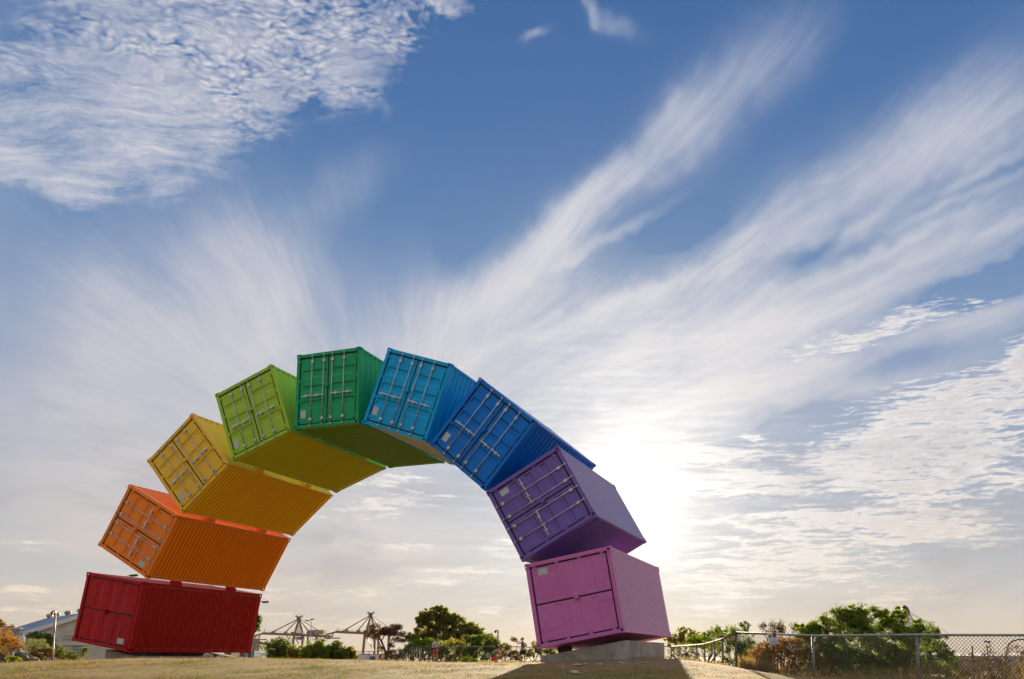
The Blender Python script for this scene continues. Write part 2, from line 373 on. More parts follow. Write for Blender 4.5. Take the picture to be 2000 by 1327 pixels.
    def ball(s, c, r, nu=10, nv=6, squash=(1, 1, 1), jit=0.0, seed=0):
        rr = random.Random(seed); c = Vector(c); rows = []
        for i in range(nv + 1):
            t = math.pi * i / nv
            row = []
            for k in range(nu):
                p = 2 * math.pi * k / nu
                q = 1 + jit * (rr.random() - 0.5)
                row.append((c.x + r * squash[0] * q * math.sin(t) * math.cos(p), c.y + r * squash[1] * q * math.sin(t) * math.sin(p), c.z + r * squash[2] * q * math.cos(t)))
            if i in (0, nv): row = [row[0]]
            rows.append((s.verts(row), len(row)))
        for (a, na), (b, nb) in zip(rows, rows[1:]):
            for k in range(nu):
                k2 = (k + 1) % nu
                if na == 1: s.face((a, b + k, b + k2))
                elif nb == 1: s.face((a + k, b, a + k2))
                else: s.face((a + k, b + k, b + k2, a + k2))
    def mesh(s, name):
        me = bpy.data.meshes.new(name); me.from_pydata(s.v, [], s.f)
        if any(s.mi): me.polygons.foreach_set('material_index', s.mi)
        if any(s.sm): me.polygons.foreach_set('use_smooth', s.sm)
        me.update()
        return me
    def build(s, name, mats, parent=None):
        me = s.mesh(name)
        for m in (mats if isinstance(mats, (list, tuple)) else [mats]): me.materials.append(m)
        o = bpy.data.objects.new(name, me); col.objects.link(o)
        if parent is not None: o.parent = parent
        return o

def fix_normals(o):
    bm = bmesh.new(); bm.from_mesh(o.data); bmesh.ops.recalc_face_normals(bm, faces=bm.faces); bm.to_mesh(o.data); bm.free()
    return o
def tag(o, label=None, cat=None, group=None, kind=None):
    for k, q in (('label', label), ('category', cat), ('group', group), ('kind', kind)):
        if q: o[k] = q
    return o
def thing(name, label, cat, loc=(0, 0, 0), group=None):
    o = bpy.data.objects.new(name, None); o.empty_display_size = 0.2; col.objects.link(o)
    o.location = loc
    return tag(o, label, cat, group)

# ---------------------------------------------------------------- materials
MATS = {}
def mat(name, fn, **kw):
    m = bpy.data.materials.new(name); m.use_nodes = True
    nt = m.node_tree; nt.nodes.clear(); g = NG(nt)
    out = g.n.new('ShaderNodeOutputMaterial')
    fn(g, out, **kw)
    MATS[name] = m
    return m
def principled(g, out, color, rough=0.5, metal=0.0, spec=0.5, normal=None, coat=0.0):
    b = g.n.new('ShaderNodeBsdfPrincipled')
    g.put(b.inputs['Base Color'], color); g.put(b.inputs['Roughness'], rough); g.put(b.inputs['Metallic'], metal)
    b.inputs['Specular IOR Level'].default_value = spec
    b.inputs['Coat Weight'].default_value = coat
    if coat: b.inputs['Coat Roughness'].default_value = 0.18
    if normal is not None: g.l.new(normal, b.inputs['Normal'])
    g.l.new(b.outputs[0], out.inputs['Surface'])
    return b
def bump(g, h, strength=0.2, dist=0.02):
    n = g.n.new('ShaderNodeBump'); n.inputs['Strength'].default_value = strength; n.inputs['Distance'].default_value = dist
    g.l.new(h, n.inputs['Height']); return n.outputs[0]
def c4(c): return (c[0], c[1], c[2], 1.0)
def scale_c(c, k): return (c[0] * k, c[1] * k, c[2] * k, 1.0)

def paint(g, out, color, wear=0.5, rough=0.36, fade=(0.62, 0.6, 0.58)):
    """gloss paint on steel, a little chalked, with scuffs and rust runs"""
    P = g.coord('Object')
    big = g.noise(P, 0.9, 4, 0.6); mid = g.noise(P, 5.0, 5, 0.65)
    runs = g.noise(g.mapping(P, (0, 0, 0), 0, (7.0, 7.0, 0.5)), 1.0, 4, 0.6)
    col_ = g.mix(g.m('MULTIPLY', g.step(big, 0.4, 0.75), 0.16 * wear + 0.06), c4(color), scale_c(color, 0.6))
    col_ = g.mix(g.m('MULTIPLY', g.step(runs, 0.55, 0.8), 0.35 * wear), col_, scale_c(color, 0.5))
    col_ = g.mix(g.m('MULTIPLY', g.step(mid, 0.58, 0.8), 0.18 * wear), col_, tuple(0.88 * a + 0.12 * b for a, b in zip(color, fade)) + (1,))
    spots = g.noise(P, 16.0, 3, 0.7)
    col_ = g.mix(g.m('MULTIPLY', g.step(g.m('ADD', spots, g.m('MULTIPLY', big, 0.35)), 0.95, 1.02), 0.6 * wear), col_, (0.10, 0.035, 0.012, 1))
    rg = g.m('ADD', rough - 0.08, g.m('MULTIPLY', mid, 0.2))
    principled(g, out, col_, rg, 0, 0.16, bump(g, g.m('ADD', g.noise(P, 1.6, 3, 0.5), g.m('MULTIPLY', g.noise(P, 6.0, 2, 0.5), 0.2)), 0.4, 0.035), 0.0)
def plain(g, out, color, rough=0.6, metal=0.0, var=0.25, scale=6.0, spec=0.4, bumpk=0.0):
    P = g.coord('Object'); n = g.noise(P, scale, 4, 0.6)
    cc = g.mix(g.step(n, 0.3, 0.75), c4(color), scale_c(color, 1 - var))
    principled(g, out, cc, rough, metal, spec, bump(g, n, bumpk, 0.03) if bumpk else None)
def leafy(g, out, c1, c2, c3=None, trans=0.45, rough=0.55):
    """leaf blades: each island its own shade, lit through from behind"""
    r = g.geo('Random Per Island')
    P = g.coord('Object')
    base = g.ramp(r, [(0.0, c4(c1)), (0.55, c4(c2)), (1.0, c4(c3 or c2))])
    n = g.noise(P, 0.9, 3, 0.6)
    base = g.mix(g.m('MULTIPLY', g.step(n, 0.35, 0.7), 0.5), base, g.mix(1.0, base, (0.6, 0.66, 0.6, 1), 'MULTIPLY'))
    b = g.n.new('ShaderNodeBsdfPrincipled'); g.l.new(base, b.inputs['Base Color']); b.inputs['Roughness'].default_value = rough
    b.inputs['Specular IOR Level'].default_value = 0.25
    t = g.n.new('ShaderNodeBsdfTranslucent'); g.l.new(g.mix(1.0, base, (1.25, 1.15, 0.5, 1), 'MULTIPLY'), t.inputs[0])
    mx = g.n.new('ShaderNodeMixShader'); mx.inputs[0].default_value = trans
    g.l.new(b.outputs[0], mx.inputs[1]); g.l.new(t.outputs[0], mx.inputs[2]); g.l.new(mx.outputs[0], out.inputs['Surface'])

def concrete(g, out, color=(0.36, 0.34, 0.30)):
    P = g.coord('Object')
    a = g.noise(P, 1.4, 5, 0.6); b = g.noise(P, 14, 5, 0.7)
    drip = g.noise(g.mapping(P, (0, 0, 0), 0, (4, 4, 0.5)), 1.0, 4, 0.6)
    cc = g.mix(g.step(a, 0.35, 0.7), c4(color), scale_c(color, 0.72))
    cc = g.mix(g.m('MULTIPLY', g.step(drip, 0.5, 0.72), 0.45), cc, scale_c(color, 0.45))
    cc = g.mix(g.m('MULTIPLY', g.step(b, 0.5, 0.75), 0.3), cc, scale_c(color, 1.25))
    blot = g.noise(P, 3.2, 6, 0.7)
    cc = g.mix(g.m('MULTIPLY', g.step(blot, 0.5, 0.68), 0.55), cc, (0.13, 0.105, 0.075, 1))
    ck = g.voro(g.v('ADD', P, g.v('SCALE', g.noise(P, 4.0, 3, 0.6, color=True), scale=0.25)), 1.1, 'DISTANCE_TO_EDGE')
    cc = g.mix(g.m('MULTIPLY', g.step(ck, 0.004, 0.014, 1, 0), 0.4), cc, (0.05, 0.045, 0.04, 1))
    principled(g, out, cc, 0.85, 0, 0.25, bump(g, b, 0.35, 0.01))

# ---------------------------------------------------------------- the ground
def sstep(x, a, b):
    t = np.clip((x - a) / (b - a), 0, 1); return t * t * (3 - 2 * t)
_by = np.array([-400, -60, 0, 8, 16, 22, 30, 44, 60, 72, 84, 110, 150, 230, 9500.])
_bz = np.array([-2.0, -1.9, -1.5, -1.02, -.46, -.29, -.27, -.33, -.41, -.5, -.9, -3.0, -6.0, -10.0, -10.0])
def bumps(X, Y, f, s):
    return np.sin(X * f + s) * np.sin(Y * f * 1.13 + 2 * s) + 0.5 * np.sin(X * f * 2.3 + Y * f * 0.9 + 3 * s)
def gz(X, Y):
    """height of the ground under (X, Y)"""
    X = np.asarray(X, float); Y = np.asarray(Y, float)
    z = np.interp(Y, _by, _bz)
    near = 1 - sstep(Y, 75, 95)
    z = z + near * 0.25 * np.exp(-((np.abs((X + 10.0) / 7.0)) ** 2.6 + ((Y - 21.0) / 5.0) ** 2))          # bank under the left foot
    z = z + near * 0.21 * np.exp(-(((X - 1.2) / 3.0) ** 2 + ((Y - 24.5) / 4.0) ** 2))        # bank under the right foot
    z = z - near * 0.27 * sstep(X, 2.2, 5.6) * sstep(Y, 6, 18) * (1 - 0.7 * sstep(Y, 44, 66))
    z = z - near * 1.1 * sstep(X, 9, 18) * sstep(Y, 10, 20)
    z = z - near * 0.5 * sstep(-X, 24, 40)
    z = z + near * (0.012 * bumps(X, Y, 0.9, 1.0) + 0.008 * bumps(X, Y, 2.7, 2.0))
    return z + EYE
def gpt(px, Y):
    """the point of the ground on the photograph's column px, at distance Y"""
    X = (px - PPX) / FPX / (math.cos(PITCH)) * Y
    # the column is a vertical plane only to first order; the pitch is small
    for _ in range(3):
        z = float(gz(X, Y))
        w = z - EYE
        c, s = math.cos(PITCH), math.sin(PITCH)
        depth = Y * c + w * s
        X = (px - PPX) / FPX * depth
    return Vector((X, Y, float(gz(X, Y))))

def ground_mat(g, out):
    P = g.geo('Position')
    x, y, z = g.sep(P)
    n1 = g.noise(P, 0.35, 5, 0.6); n2 = g.noise(P, 2.3, 5, 0.65); n3 = g.noise(P, 14, 4, 0.7)
    straw = g.mix(n2, (0.26, 0.178, 0.05, 1), (0.15, 0.10, 0.033, 1))
    green = g.mix(n3, (0.12, 0.13, 0.03, 1), (0.19, 0.18, 0.05, 1))
    cc = g.mix(g.m('MULTIPLY', g.step(g.m('ADD', n1, g.m('MULTIPLY', g.m('SUBTRACT', n2, 0.5), 0.5)), 0.46, 0.62), 0.75), straw, green)
    dirt = g.mix(n3, (0.28, 0.19, 0.105, 1), (0.16, 0.11, 0.07, 1))
    # trodden, bare round the right foot and along the fence
    d = g.v('LENGTH', g.v('MULTIPLY', g.v('SUBTRACT', P, (1.6, 23.5, 0)), (0.2, 0.22, 0.0)))
    bare = g.step(g.m('ADD', d, g.m('MULTIPLY', g.m('SUBTRACT', n1, 0.5), 0.9)), 0.6, 1.05, 1, 0)
    bare = g.m('MAXIMUM', bare, g.step(g.m('ADD', n1, g.m('MULTIPLY', n2, 0.3)), 0.72, 0.8))
    cc = g.mix(g.m('MULTIPLY', bare, 0.85), cc, dirt)
    n4 = g.noise(P, 5.5, 5, 0.7)
    cc = g.mix(g.m('MULTIPLY', g.step(n4, 0.5, 0.64), 0.7), cc, (0.085, 0.06, 0.035, 1))
    cc = g.mix(g.m('MULTIPLY', g.step(n3, 0.62, 0.75), 0.5), cc, (0.06, 0.045, 0.028, 1))
    far = g.step(y, 95, 160)
    cc = g.mix(far, cc, g.mix(n1, (0.20, 0.18, 0.15, 1), (0.28, 0.26, 0.22, 1)))
    principled(g, out, cc, 0.95, 0, 0.1, bump(g, g.m('ADD', n3, g.m('MULTIPLY', n2, 1.5)), 0.5, 0.05))
mat('dry_turf', ground_mat)
def build_ground():
    xs = np.concatenate([np.array([-7000, -3500, -1800, -900, -500, -300, -200, -140, -100, -75, -60, -50, -42, -36, -32]), np.arange(-29, 20, 0.35), np.array([20, 22, 25, 29, 35, 42, 52, 65, 85, 120, 180, 260, 400, 700, 1500, 3200, 7000])])
    ys = np.concatenate([np.array([-400, -200, -100, -50, -25, -12, -6, -2, 0, 2, 4, 6, 8, 10]), np.arange(11, 66, 0.4), np.array([66, 68, 70, 73, 76, 80, 84, 90, 97, 105, 115, 130, 150, 180, 230, 320, 500, 900, 1800, 3600, 9000])])
    XX, YY = np.meshgrid(xs, ys)
    ZZ = gz(XX, YY)
    V = np.stack([XX, YY, ZZ], -1).reshape(-1, 3)
    nx, ny = len(xs), len(ys)
    i = (np.arange(ny - 1)[:, None] * nx + np.arange(nx - 1)[None]).reshape(-1)
    F = np.stack([i, i + 1, i + 1 + nx, i + nx], 1)
    me = bpy.data.meshes.new('ground'); me.from_pydata(V.tolist(), [], F.tolist()); me.update()
    me.polygons.foreach_set('use_smooth', [True] * len(F))
    me.materials.append(MATS['dry_turf'])
    o = bpy.data.objects.new('ground', me); col.objects.link(o)
    tag(o, kind='structure')
build_ground()

# ---------------------------------------------------------------- the arch of nine shipping containers
CW, CH, CL = 2.438, 2.591, 6.058
HX, HZ = CW / 2, CH / 2
AXIS = Vector((0.28868, 0.95743, 0.0))
ACROSS = Vector((0.95743, -0.28868, 0.0))
C = [  # name of the colour, roll about the long axis, centre of the door end relative to the lens, paint, has locking bars
    ('dark red', -80.73, (-17.16, 29.27, 1.54), (0.37, 0.002, 0.008), False),
    ('orange', -61.29, (-16.22, 29.02, 4.34), (0.84, 0.22, 0.022), True),
    ('yellow', -41.29, (-14.48, 28.61, 6.68), (0.80, 0.48, 0.04), True),
    ('lime green', -20.97, (-11.96, 27.74, 8.23), (0.34, 0.54, 0.045), True),
    ('emerald green', -0.93, (-9.10, 26.74, 8.75), (0.012, 0.34, 0.13), True),
    ('sky blue', 18.93, (-6.22, 25.71, 8.23), (0.002, 0.35, 0.72), True),
    ('royal blue', 39.81, (-3.66, 24.75, 6.69), (0.002, 0.165, 0.62), True),
    ('purple', 60.81, (-1.83, 24.10, 4.41), (0.165, 0.11, 0.40), True),
    ('pink', 80.02, (-0.82, 23.57, 1.63), (0.54, 0.155, 0.42), False),
]
mat('gasket_rubber', plain, color=(0.012, 0.012, 0.013), rough=0.6, var=0.3)
mat('galvanised_bar', plain, color=(0.52, 0.54, 0.56), rough=0.42, metal=0.75, var=0.35, scale=9)
mat('inner_dark', plain, color=(0.05, 0.045, 0.04), rough=0.8)
def plate_mat(g, out):
    P = g.coord('Object'); x, y, z = g.sep(P)
    w = g.m('FRACT', g.m('MULTIPLY', z, 38.0))
    line = g.m('MULTIPLY', g.step(w, 0.35, 0.45), g.step(g.noise(g.mapping(P, (0, 0, 0), 0, (60, 1, 8)), 1.0, 3, 0.6), 0.42, 0.5))
    principled(g, out, g.mix(g.m('MULTIPLY', line, 0.6), (0.50, 0.51, 0.52, 1), (0.13, 0.13, 0.14, 1)), 0.45, 0.3, 0.5)
mat('data_plate', plate_mat)

def corrugated(mb, a0, a1, b0, b1, pitch, depth, put, flat=0.3, lead=0.08):
    """a folded sheet: ridges repeat along a, run along b; put(a, b, d) makes the point, d into the sheet"""
    n = max(1, int(round((a1 - a0 - 2 * lead) / pitch))); p = (a1 - a0 - 2 * lead) / n
    prof = [(a0, 0.0), (a0 + lead, 0.0)]
    sl = (1 - 2 * flat) / 2
    for i in range(n):
        s = a0 + lead + i * p
        prof += [(s + sl * p, depth), (s + (sl + flat) * p, depth), (s + (2 * sl + flat) * p, 0.0), (s + p, 0.0)]
    prof += [(a1, 0.0)]
    r0 = mb.verts([put(a, b0, d) for a, d in prof]); r1 = mb.verts([put(a, b1, d) for a, d in prof])
    for k in range(len(prof) - 1): mb.face((r0 + k, r0 + k + 1, r1 + k + 1, r1 + k))

def casting_mb():
    """a hollow corner block at the origin, its three outer faces towards -x, -y, -z, each with an oblong hole"""
    mb = MB(); X, Y, Z = 0.162, 0.178, 0.118
    def holed(o, u, v, n, w, h, rw, rh):
        o, u, v, n = Vector(o), Vector(u), Vector(v), Vector(n)
        sq = [(0, 0), (w / 2, 0), (w, 0), (w, h / 2), (w, h), (w / 2, h), (0, h), (0, h / 2)]
        oc = [(w / 2 + rw * math.cos(t), h / 2 + rh * math.sin(t)) for t in [math.pi * (1.25 + k * 0.25) for k in range(8)]]
        a = mb.verts([o + u * p + v * q for p, q in sq]); b = mb.verts([o + u * p + v * q for p, q in oc]); c = mb.verts([o + u * p + v * q + n * 0.022 for p, q in oc])
        for k in range(8):
            k2 = (k + 1) % 8
            mb.face((a + k, a + k2, b + k2, b + k)); mb.face((b + k, b + k2, c + k2, c + k))
    holed((0, 0, 0), (1, 0, 0), (0, 0, 1), (0, 1, 0), X, Z, 0.040, 0.045)
    holed((0, 0, 0), (0, 1, 0), (0, 0, 1), (1, 0, 0), Y, Z, 0.042, 0.034)
    holed((0, 0, 0), (1, 0, 0), (0, 1, 0), (0, 0, 1), X, Y, 0.034, 0.060)
    mb.poly([(X, 0, 0), (X, Y, 0), (X, Y, Z), (X, 0, Z)]); mb.poly([(0, Y, 0), (X, Y, 0), (X, Y, Z), (0, Y, Z)]); mb.poly([(0, 0, Z), (X, 0, Z), (X, Y, Z), (0, Y, Z)])
    return mb

def build_container_meshes():
    M = {}
    cz = casting_mb()
    for sx in (-1, 1):
        for sy in (-1, 1):
            for sz in (-1, 1):
                mb = MB()
                ox, oy, oz = -sx * -1, 0, 0
                mb.v = [(sx * (HX - v[0]), (v[1] if sy < 0 else CL - v[1]), sz * (HZ - v[2])) for v in cz.v]
                flip = (sx * (-1 if sy < 0 else 1) * sz) < 0
                for f in cz.f: mb.face(f)
                M['corner_casting', sx, sy, sz] = mb.mesh('corner_casting')
    for sx in (-1, 1):
        a, b = sorted((sx * (HX - 0.006), sx * (HX - 0.115)))
        mb = MB(); mb.bbox((a, 0.012, -HZ + 0.118), (b, 0.16, HZ - 0.118), 0.008); M['post', sx, 0] = mb.mesh('corner_post')
        mb = MB(); mb.bbox((a, CL - 0.16, -HZ + 0.118), (b, CL - 0.008, HZ - 0.118), 0.02); M['post', sx, 1] = mb.mesh('corner_post')
        a, b = sorted((sx * (HX - 0.010), sx * (HX - 0.075)))
        mb = MB(); mb.bbox((a, 0.178, HZ - 0.085), (b, CL - 0.178, HZ - 0.016), 0.006); M['rail', sx, 1] = mb.mesh('top_rail')
        mb = MB(); mb.bbox((a, 0.178, -HZ + 0.022), (b, CL - 0.178, -HZ + 0.17), 0.006); M['rail', sx, 0] = mb.mesh('bottom_rail')
        # side wall: trapezoid folds 278 mm apart, ridges from sill to roof
        mb = MB()
        corrugated(mb, 0.16, CL - 0.16, -HZ + 0.168, HZ - 0.084, 0.278, 0.038, lambda a, b, d, sx=sx: (sx * (HX - 0.014 - d), a, b), 0.26, 0.10)
        M['side', sx] = mb.mesh('side_wall')
    mb = MB(); mb.bbox((-HX + 0.162, 0.014, HZ - 0.128), (HX - 0.162, 0.10, HZ - 0.012), 0.006); M['header'] = mb.mesh('door_header')
    mb = MB(); mb.bbox((-HX + 0.162, 0.014, -HZ + 0.014), (HX - 0.162, 0.12, -HZ + 0.128), 0.006); M['sill'] = mb.mesh('door_sill')
    for k, (z0, z1) in enumerate(((-HZ + 0.014, -HZ + 0.12), (HZ - 0.10, HZ - 0.012))):
        mb = MB(); mb.bbox((-HX + 0.162, CL - 0.10, z0), (HX - 0.162, CL - 0.010, z1), 0.006); M['endrail', k] = mb.mesh('end_rail')
    mb = MB(); corrugated(mb, -HX + 0.11, HX - 0.11, -HZ + 0.118, HZ - 0.098, 0.25, 0.045, lambda a, b, d: (a, CL - 0.02 - d, b), 0.28, 0.06); M['end'] = mb.mesh('end_wall')
    mb = MB(); corrugated(mb, 0.09, CL - 0.09, -HX + 0.012, HX - 0.012, 0.209, 0.045, lambda a, b, d: (b, a, HZ - 0.008 - d), 0.27, 0.06); M['roof'] = mb.mesh('roof')
    # cladding under the floor: narrow folds across, screwed on along both edges
    mb = MB(); corrugated(mb, 0.125, CL - 0.10, -HX + 0.078, HX - 0.078, 0.165, 0.036, lambda a, b, d: (b, a, -HZ + 0.018 + d), 0.20, 0.10); M['under'] = mb.mesh('underside_panel')
    mb = MB()
    for sx in (-1, 1):
        for k in range(35):
            y = 0.30 + k * 0.162
            mb.box((sx * (HX - 0.13) - 0.013, y - 0.013, -HZ + 0.012), (sx * (HX - 0.13) + 0.013, y + 0.013, -HZ + 0.0205))
    M['screws'] = mb.mesh('screw_heads')
    mb = MB(); mb.box((-HX + 0.10, 0.15, -HZ + 0.10), (HX - 0.10, CL - 0.10, -HZ + 0.13)); M['floor'] = mb.mesh('floor')
    # doors. leaf with a rim and three sunk bands
    for sd in (-1, 1):
        x0, x1 = 0.026, HX - 0.166
        z0, z1 = -HZ + 0.178, HZ - 0.178
        yf, t = 0.045, 0.05
        def px(x, y, z): return (sd * x, y, z)
        mb = MB()
        xi0, xi1 = x0 + 0.10, x1 - 0.085
        H = z1 - z0
        rows = [z0]
        bands = [(z0 + H * 0.235, z0 + H * 0.335), (z0 + H * 0.47, z0 + H * 0.57), (z0 + H * 0.71, z0 + H * 0.81)]
        prof = [(z0 + 0.06, 0.0)]
        for lo, hi in bands:
            prof += [(lo - 0.045, 0.0), (lo + 0.055, 0.042), (hi - 0.012, 0.042), (hi + 0.035, 0.0)]
        prof += [(z1 - 0.06, 0.0)]
        a = mb.verts([px(xi0, yf + d, z) for z, d in prof]); b = mb.verts([px(xi1, yf + d, z) for z, d in prof])
        for k in range(len(prof) - 1): mb.face((a + k, b + k, b + k + 1, a + k + 1))
        for side, xx in ((a, xi0), (b, xi1)):                      # the bands' ends slope back to the rim
            sgn = -1 if side == a else 1
            for q in range(3):
                k = 1 + q * 4
                e = mb.verts([px(xx + sgn * 0.045, yf, (prof[k][0] + prof[k + 1][0]) / 2), px(xx + sgn * 0.045, yf, (prof[k + 2][0] + prof[k + 3][0]) / 2)])
                mb.face((side + k, side + k + 1, e)); mb.face((side + k + 1, side + k + 2, e + 1, e)); mb.face((side + k + 2, side + k + 3, e + 1))
                rim = [side + k, e, e + 1, side + k + 3]
        # rim faces
        for (xa, xb, side) in ((x0, xi0, a), (xi1, x1, b)):
            edge = [side + k for k in range(len(prof))]
            xe = xa if side == a else xb
            zs = [prof[0][0]]
            # outline strip, cut round the sloping ends
            strip = []
            for q in range(3):
                k = 1 + q * 4
            prev = 0
            sgn = -1 if side == a else 1
            xin = (xi0 if side == a else xi1)
            for q in range(4):
                lo = prof[0 if q == 0 else q * 4][0]; hi = prof[1 + q * 4][0] if q < 3 else prof[-1][0]
                mb.poly([px(xe, yf, lo), px(xin, yf, lo), px(xin, yf, hi), px(xe, yf, hi)])
                if q < 3:
                    k = 1 + q * 4
                    za, zb, zc, zd = prof[k][0], (prof[k][0] + prof[k + 1][0]) / 2, (prof[k + 2][0] + prof[k + 3][0]) / 2, prof[k + 3][0]
                    xs_ = xin + sgn * 0.045
                    mb.poly([px(xe, yf, za), px(xin, yf, za), px(xs_, yf, zb), px(xs_, yf, zc), px(xin, yf, zd), px(xe, yf, zd)])
        mb.poly([px(x0, yf, z0), px(x1, yf, z0), px(x1, yf, z0 + 0.06), px(x0, yf, z0 + 0.06)])
        mb.poly([px(x0, yf, z1 - 0.06), px(x1, yf, z1 - 0.06), px(x1, yf, z1), px(x0, yf, z1)])
        mb.poly([px(x0, yf, z0), px(x0, yf, z1), px(x0, yf + t, z1), px(x0, yf + t, z0)]); mb.poly([px(x1, yf, z0), px(x1, yf, z1), px(x1, yf + t, z1), px(x1, yf + t, z0)])
        mb.poly([px(x0, yf, z0), px(x1, yf, z0), px(x1, yf + t, z0), px(x0, yf + t, z0)]); mb.poly([px(x0, yf, z1), px(x1, yf, z1), px(x1, yf + t, z1), px(x0, yf + t, z1)])
        mb.poly([px(x0, yf + t, z0), px(x1, yf + t, z0), px(x1, yf + t, z1), px(x0, yf + t, z1)])
        M['door', sd] = mb.mesh('door')
        mb.v = [(a_, yf + (b_ - yf) * 0.35 if yf + 1e-4 < b_ < yf + t - 1e-3 else b_, c_) for a_, b_, c_ in mb.v]; M['flatdoor', sd] = mb.mesh('door')
        mb = MB()                                                    # black seal all round the leaf
        g0, g1, y0, y1 = 0.0005, HX - 0.117, 0.062, 0.085
        def bx(xa, xb, za, zb):
            lo, hi = sorted((sd * xa, sd * xb)); mb.box((lo, y0, za), (hi, y1, zb))
        bx(g0, x0 - 0.0005, z0 - 0.048, z1 + 0.048); bx(x1 + 0.0005, g1, z0 - 0.048, z1 + 0.048)
        bx(x0 - 0.0005, x1 + 0.0005, z0 - 0.048, z0 - 0.0005); bx(x0 - 0.0005, x1 + 0.0005, z1 + 0.0005, z1 + 0.048)
        M['gasket', sd] = mb.mesh('gasket')
        for k in range(4):
            zc = z0 + 0.10 + k * (H - 0.20) / 3
            mb = MB(); lo, hi = sorted((sd * (x1 - 0.075), sd * (HX - 0.10)))
            mb.bbox((lo, 0.026, zc - 0.032), (hi, 0.044, zc + 0.032), 0.006)
            mb.tube([(sd * (HX - 0.128), 0.030, zc - 0.06), (sd * (HX - 0.128), 0.030, zc + 0.06)], 0.016, 8)
            M['hinge', sd, k] = mb.mesh('hinge')
        for j, xb in enumerate((0.165, 0.61)):
            mb = MB(); mb.smooth = True
            mb.tube([(sd * xb, 0.006, -HZ + 0.055), (sd * xb, 0.006, HZ - 0.06)], 0.0165, 8)
            mb.smooth = False
            for zc in (-HZ + 0.085, HZ - 0.085): mb.bbox((sd * xb - 0.032, -0.022, zc - 0.022), (sd * xb + 0.032, 0.014, zc + 0.022), 0.006)     # cams
            for zc in (z0 + 0.12, z1 - 0.13): mb.bbox((sd * xb - 0.045, -0.010, zc - 0.05), (sd * xb + 0.05, 0.044, zc + 0.05), 0.008)          # guides
            mb.bbox((sd * xb - 0.04, -0.012, -0.19 - 0.03), (sd * xb + 0.04, 0.044, -0.19 + 0.03), 0.008)
            M['bar', sd, j] = mb.mesh('locking_bar')
            mb = MB()
            zh = -0.19
            mb.bar((sd * xb, -0.022, zh), (sd * (xb + 0.36), -0.026, zh - 0.012), 0.012, 0.034)
            mb.bbox((sd * (xb + 0.20) - 0.035, -0.045, zh - 0.045), (sd * (xb + 0.20) + 0.035, 0.044, zh + 0.03), 0.01)
            mb.bbox((sd * (xb + 0.19) - 0.012, -0.05, zh - 0.07), (sd * (xb + 0.19) + 0.012, -0.03, zh + 0.05), 0.005)
            M['handle', sd, j] = mb.mesh('handle')
        # bolt holes left where the bars were taken off
        mb = MB()
        for xc, zc in ((0.165, z0 + 0.2), (0.61, z0 + 0.2), (0.165, z1 - 0.2), (0.61, z1 - 0.2), (0.165, -0.19), (0.61, -0.19), (0.83, -0.21), (0.38, -0.21)):
            for dx, dz in ((-0.03, -0.035), (0.035, -0.035), (-0.03, 0.035), (0.035, 0.035)):
                q = mb.verts([(sd * (xc + dx) + 0.009 * math.cos(t), yf - 0.0015, zc + dz + 0.009 * math.sin(t)) for t in [k * math.pi / 3 for k in range(6)]]); mb.face([q + k for k in range(6)])
        M['holes', sd] = mb.mesh('bolt_holes')
    mb = MB(); mb.bbox((-0.085, -0.065, 0.06), (0.055, 0.040, 0.165), 0.012); mb.box((-0.07, -0.055, 0.045), (0.04, 0.03, 0.06)); M['lockbox'] = mb.mesh('lock_box')
    mb = MB(); mb.bbox((-HX + 0.215, 0.036, -HZ + 0.36), (-HX + 0.405, 0.0445, -HZ + 0.645), 0.004); M['plate'] = mb.mesh('data_plate')
    for k, y in enumerate((1.55, 4.35)):
        mb = MB(); mb.bbox((HX - 0.02, y - 0.17, -HZ + 0.05), (HX + 0.14, y + 0.17, -HZ + 0.26), 0.015)
        mb.bbox((HX - 0.01, y + 0.19, -HZ + 0.09), (HX + 0.09, y + 0.27, -HZ + 0.19), 0.01)
        M['bracket', k] = mb.mesh('connector_bracket')
    return M

def shared(name, me, m, parent):
    """one object of a shared mesh with a paint of its own"""
    if not me.materials: me.materials.append(None)
    o = bpy.data.objects.new(name, me); col.objects.link(o); o.parent = parent
    o.material_slots[0].link = 'OBJECT'; o.material_slots[0].material = m
    return o

UNDER_BOUNCE = [(0.36, 0.002, 0.004), (0.90, 0.23, 0.004), (0.95, 0.52, 0.006), (0.58, 0.58, 0.008), (0.14, 0.30, 0.03), (0.42, 0.44, 0.40), (0.01, 0.12, 0.42), (0.055, 0.028, 0.08), (0.6, 0.18, 0.30)]  # warm ground bounce, pale reflection and shade painted into these underside colours
def under_bounce_paint(g, out, color):
    """gloss enamel tinted with painted bounce light, grime streaks, shade painted in the folds"""
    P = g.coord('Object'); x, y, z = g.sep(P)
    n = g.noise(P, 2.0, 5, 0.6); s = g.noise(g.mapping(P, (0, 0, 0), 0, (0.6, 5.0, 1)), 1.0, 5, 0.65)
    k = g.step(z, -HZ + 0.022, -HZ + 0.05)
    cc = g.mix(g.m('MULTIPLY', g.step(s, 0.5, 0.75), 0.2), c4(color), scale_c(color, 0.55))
    cc = g.mix(g.m('MULTIPLY', k, 0.5), cc, scale_c(color, 0.4))  # groove shade painted darker into the folds
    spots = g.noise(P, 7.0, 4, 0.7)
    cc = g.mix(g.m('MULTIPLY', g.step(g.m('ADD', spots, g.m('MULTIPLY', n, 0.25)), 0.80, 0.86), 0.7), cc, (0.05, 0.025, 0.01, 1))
    principled(g, out, cc, 0.32, 0, 0.22, bump(g, n, 0.12, 0.02))
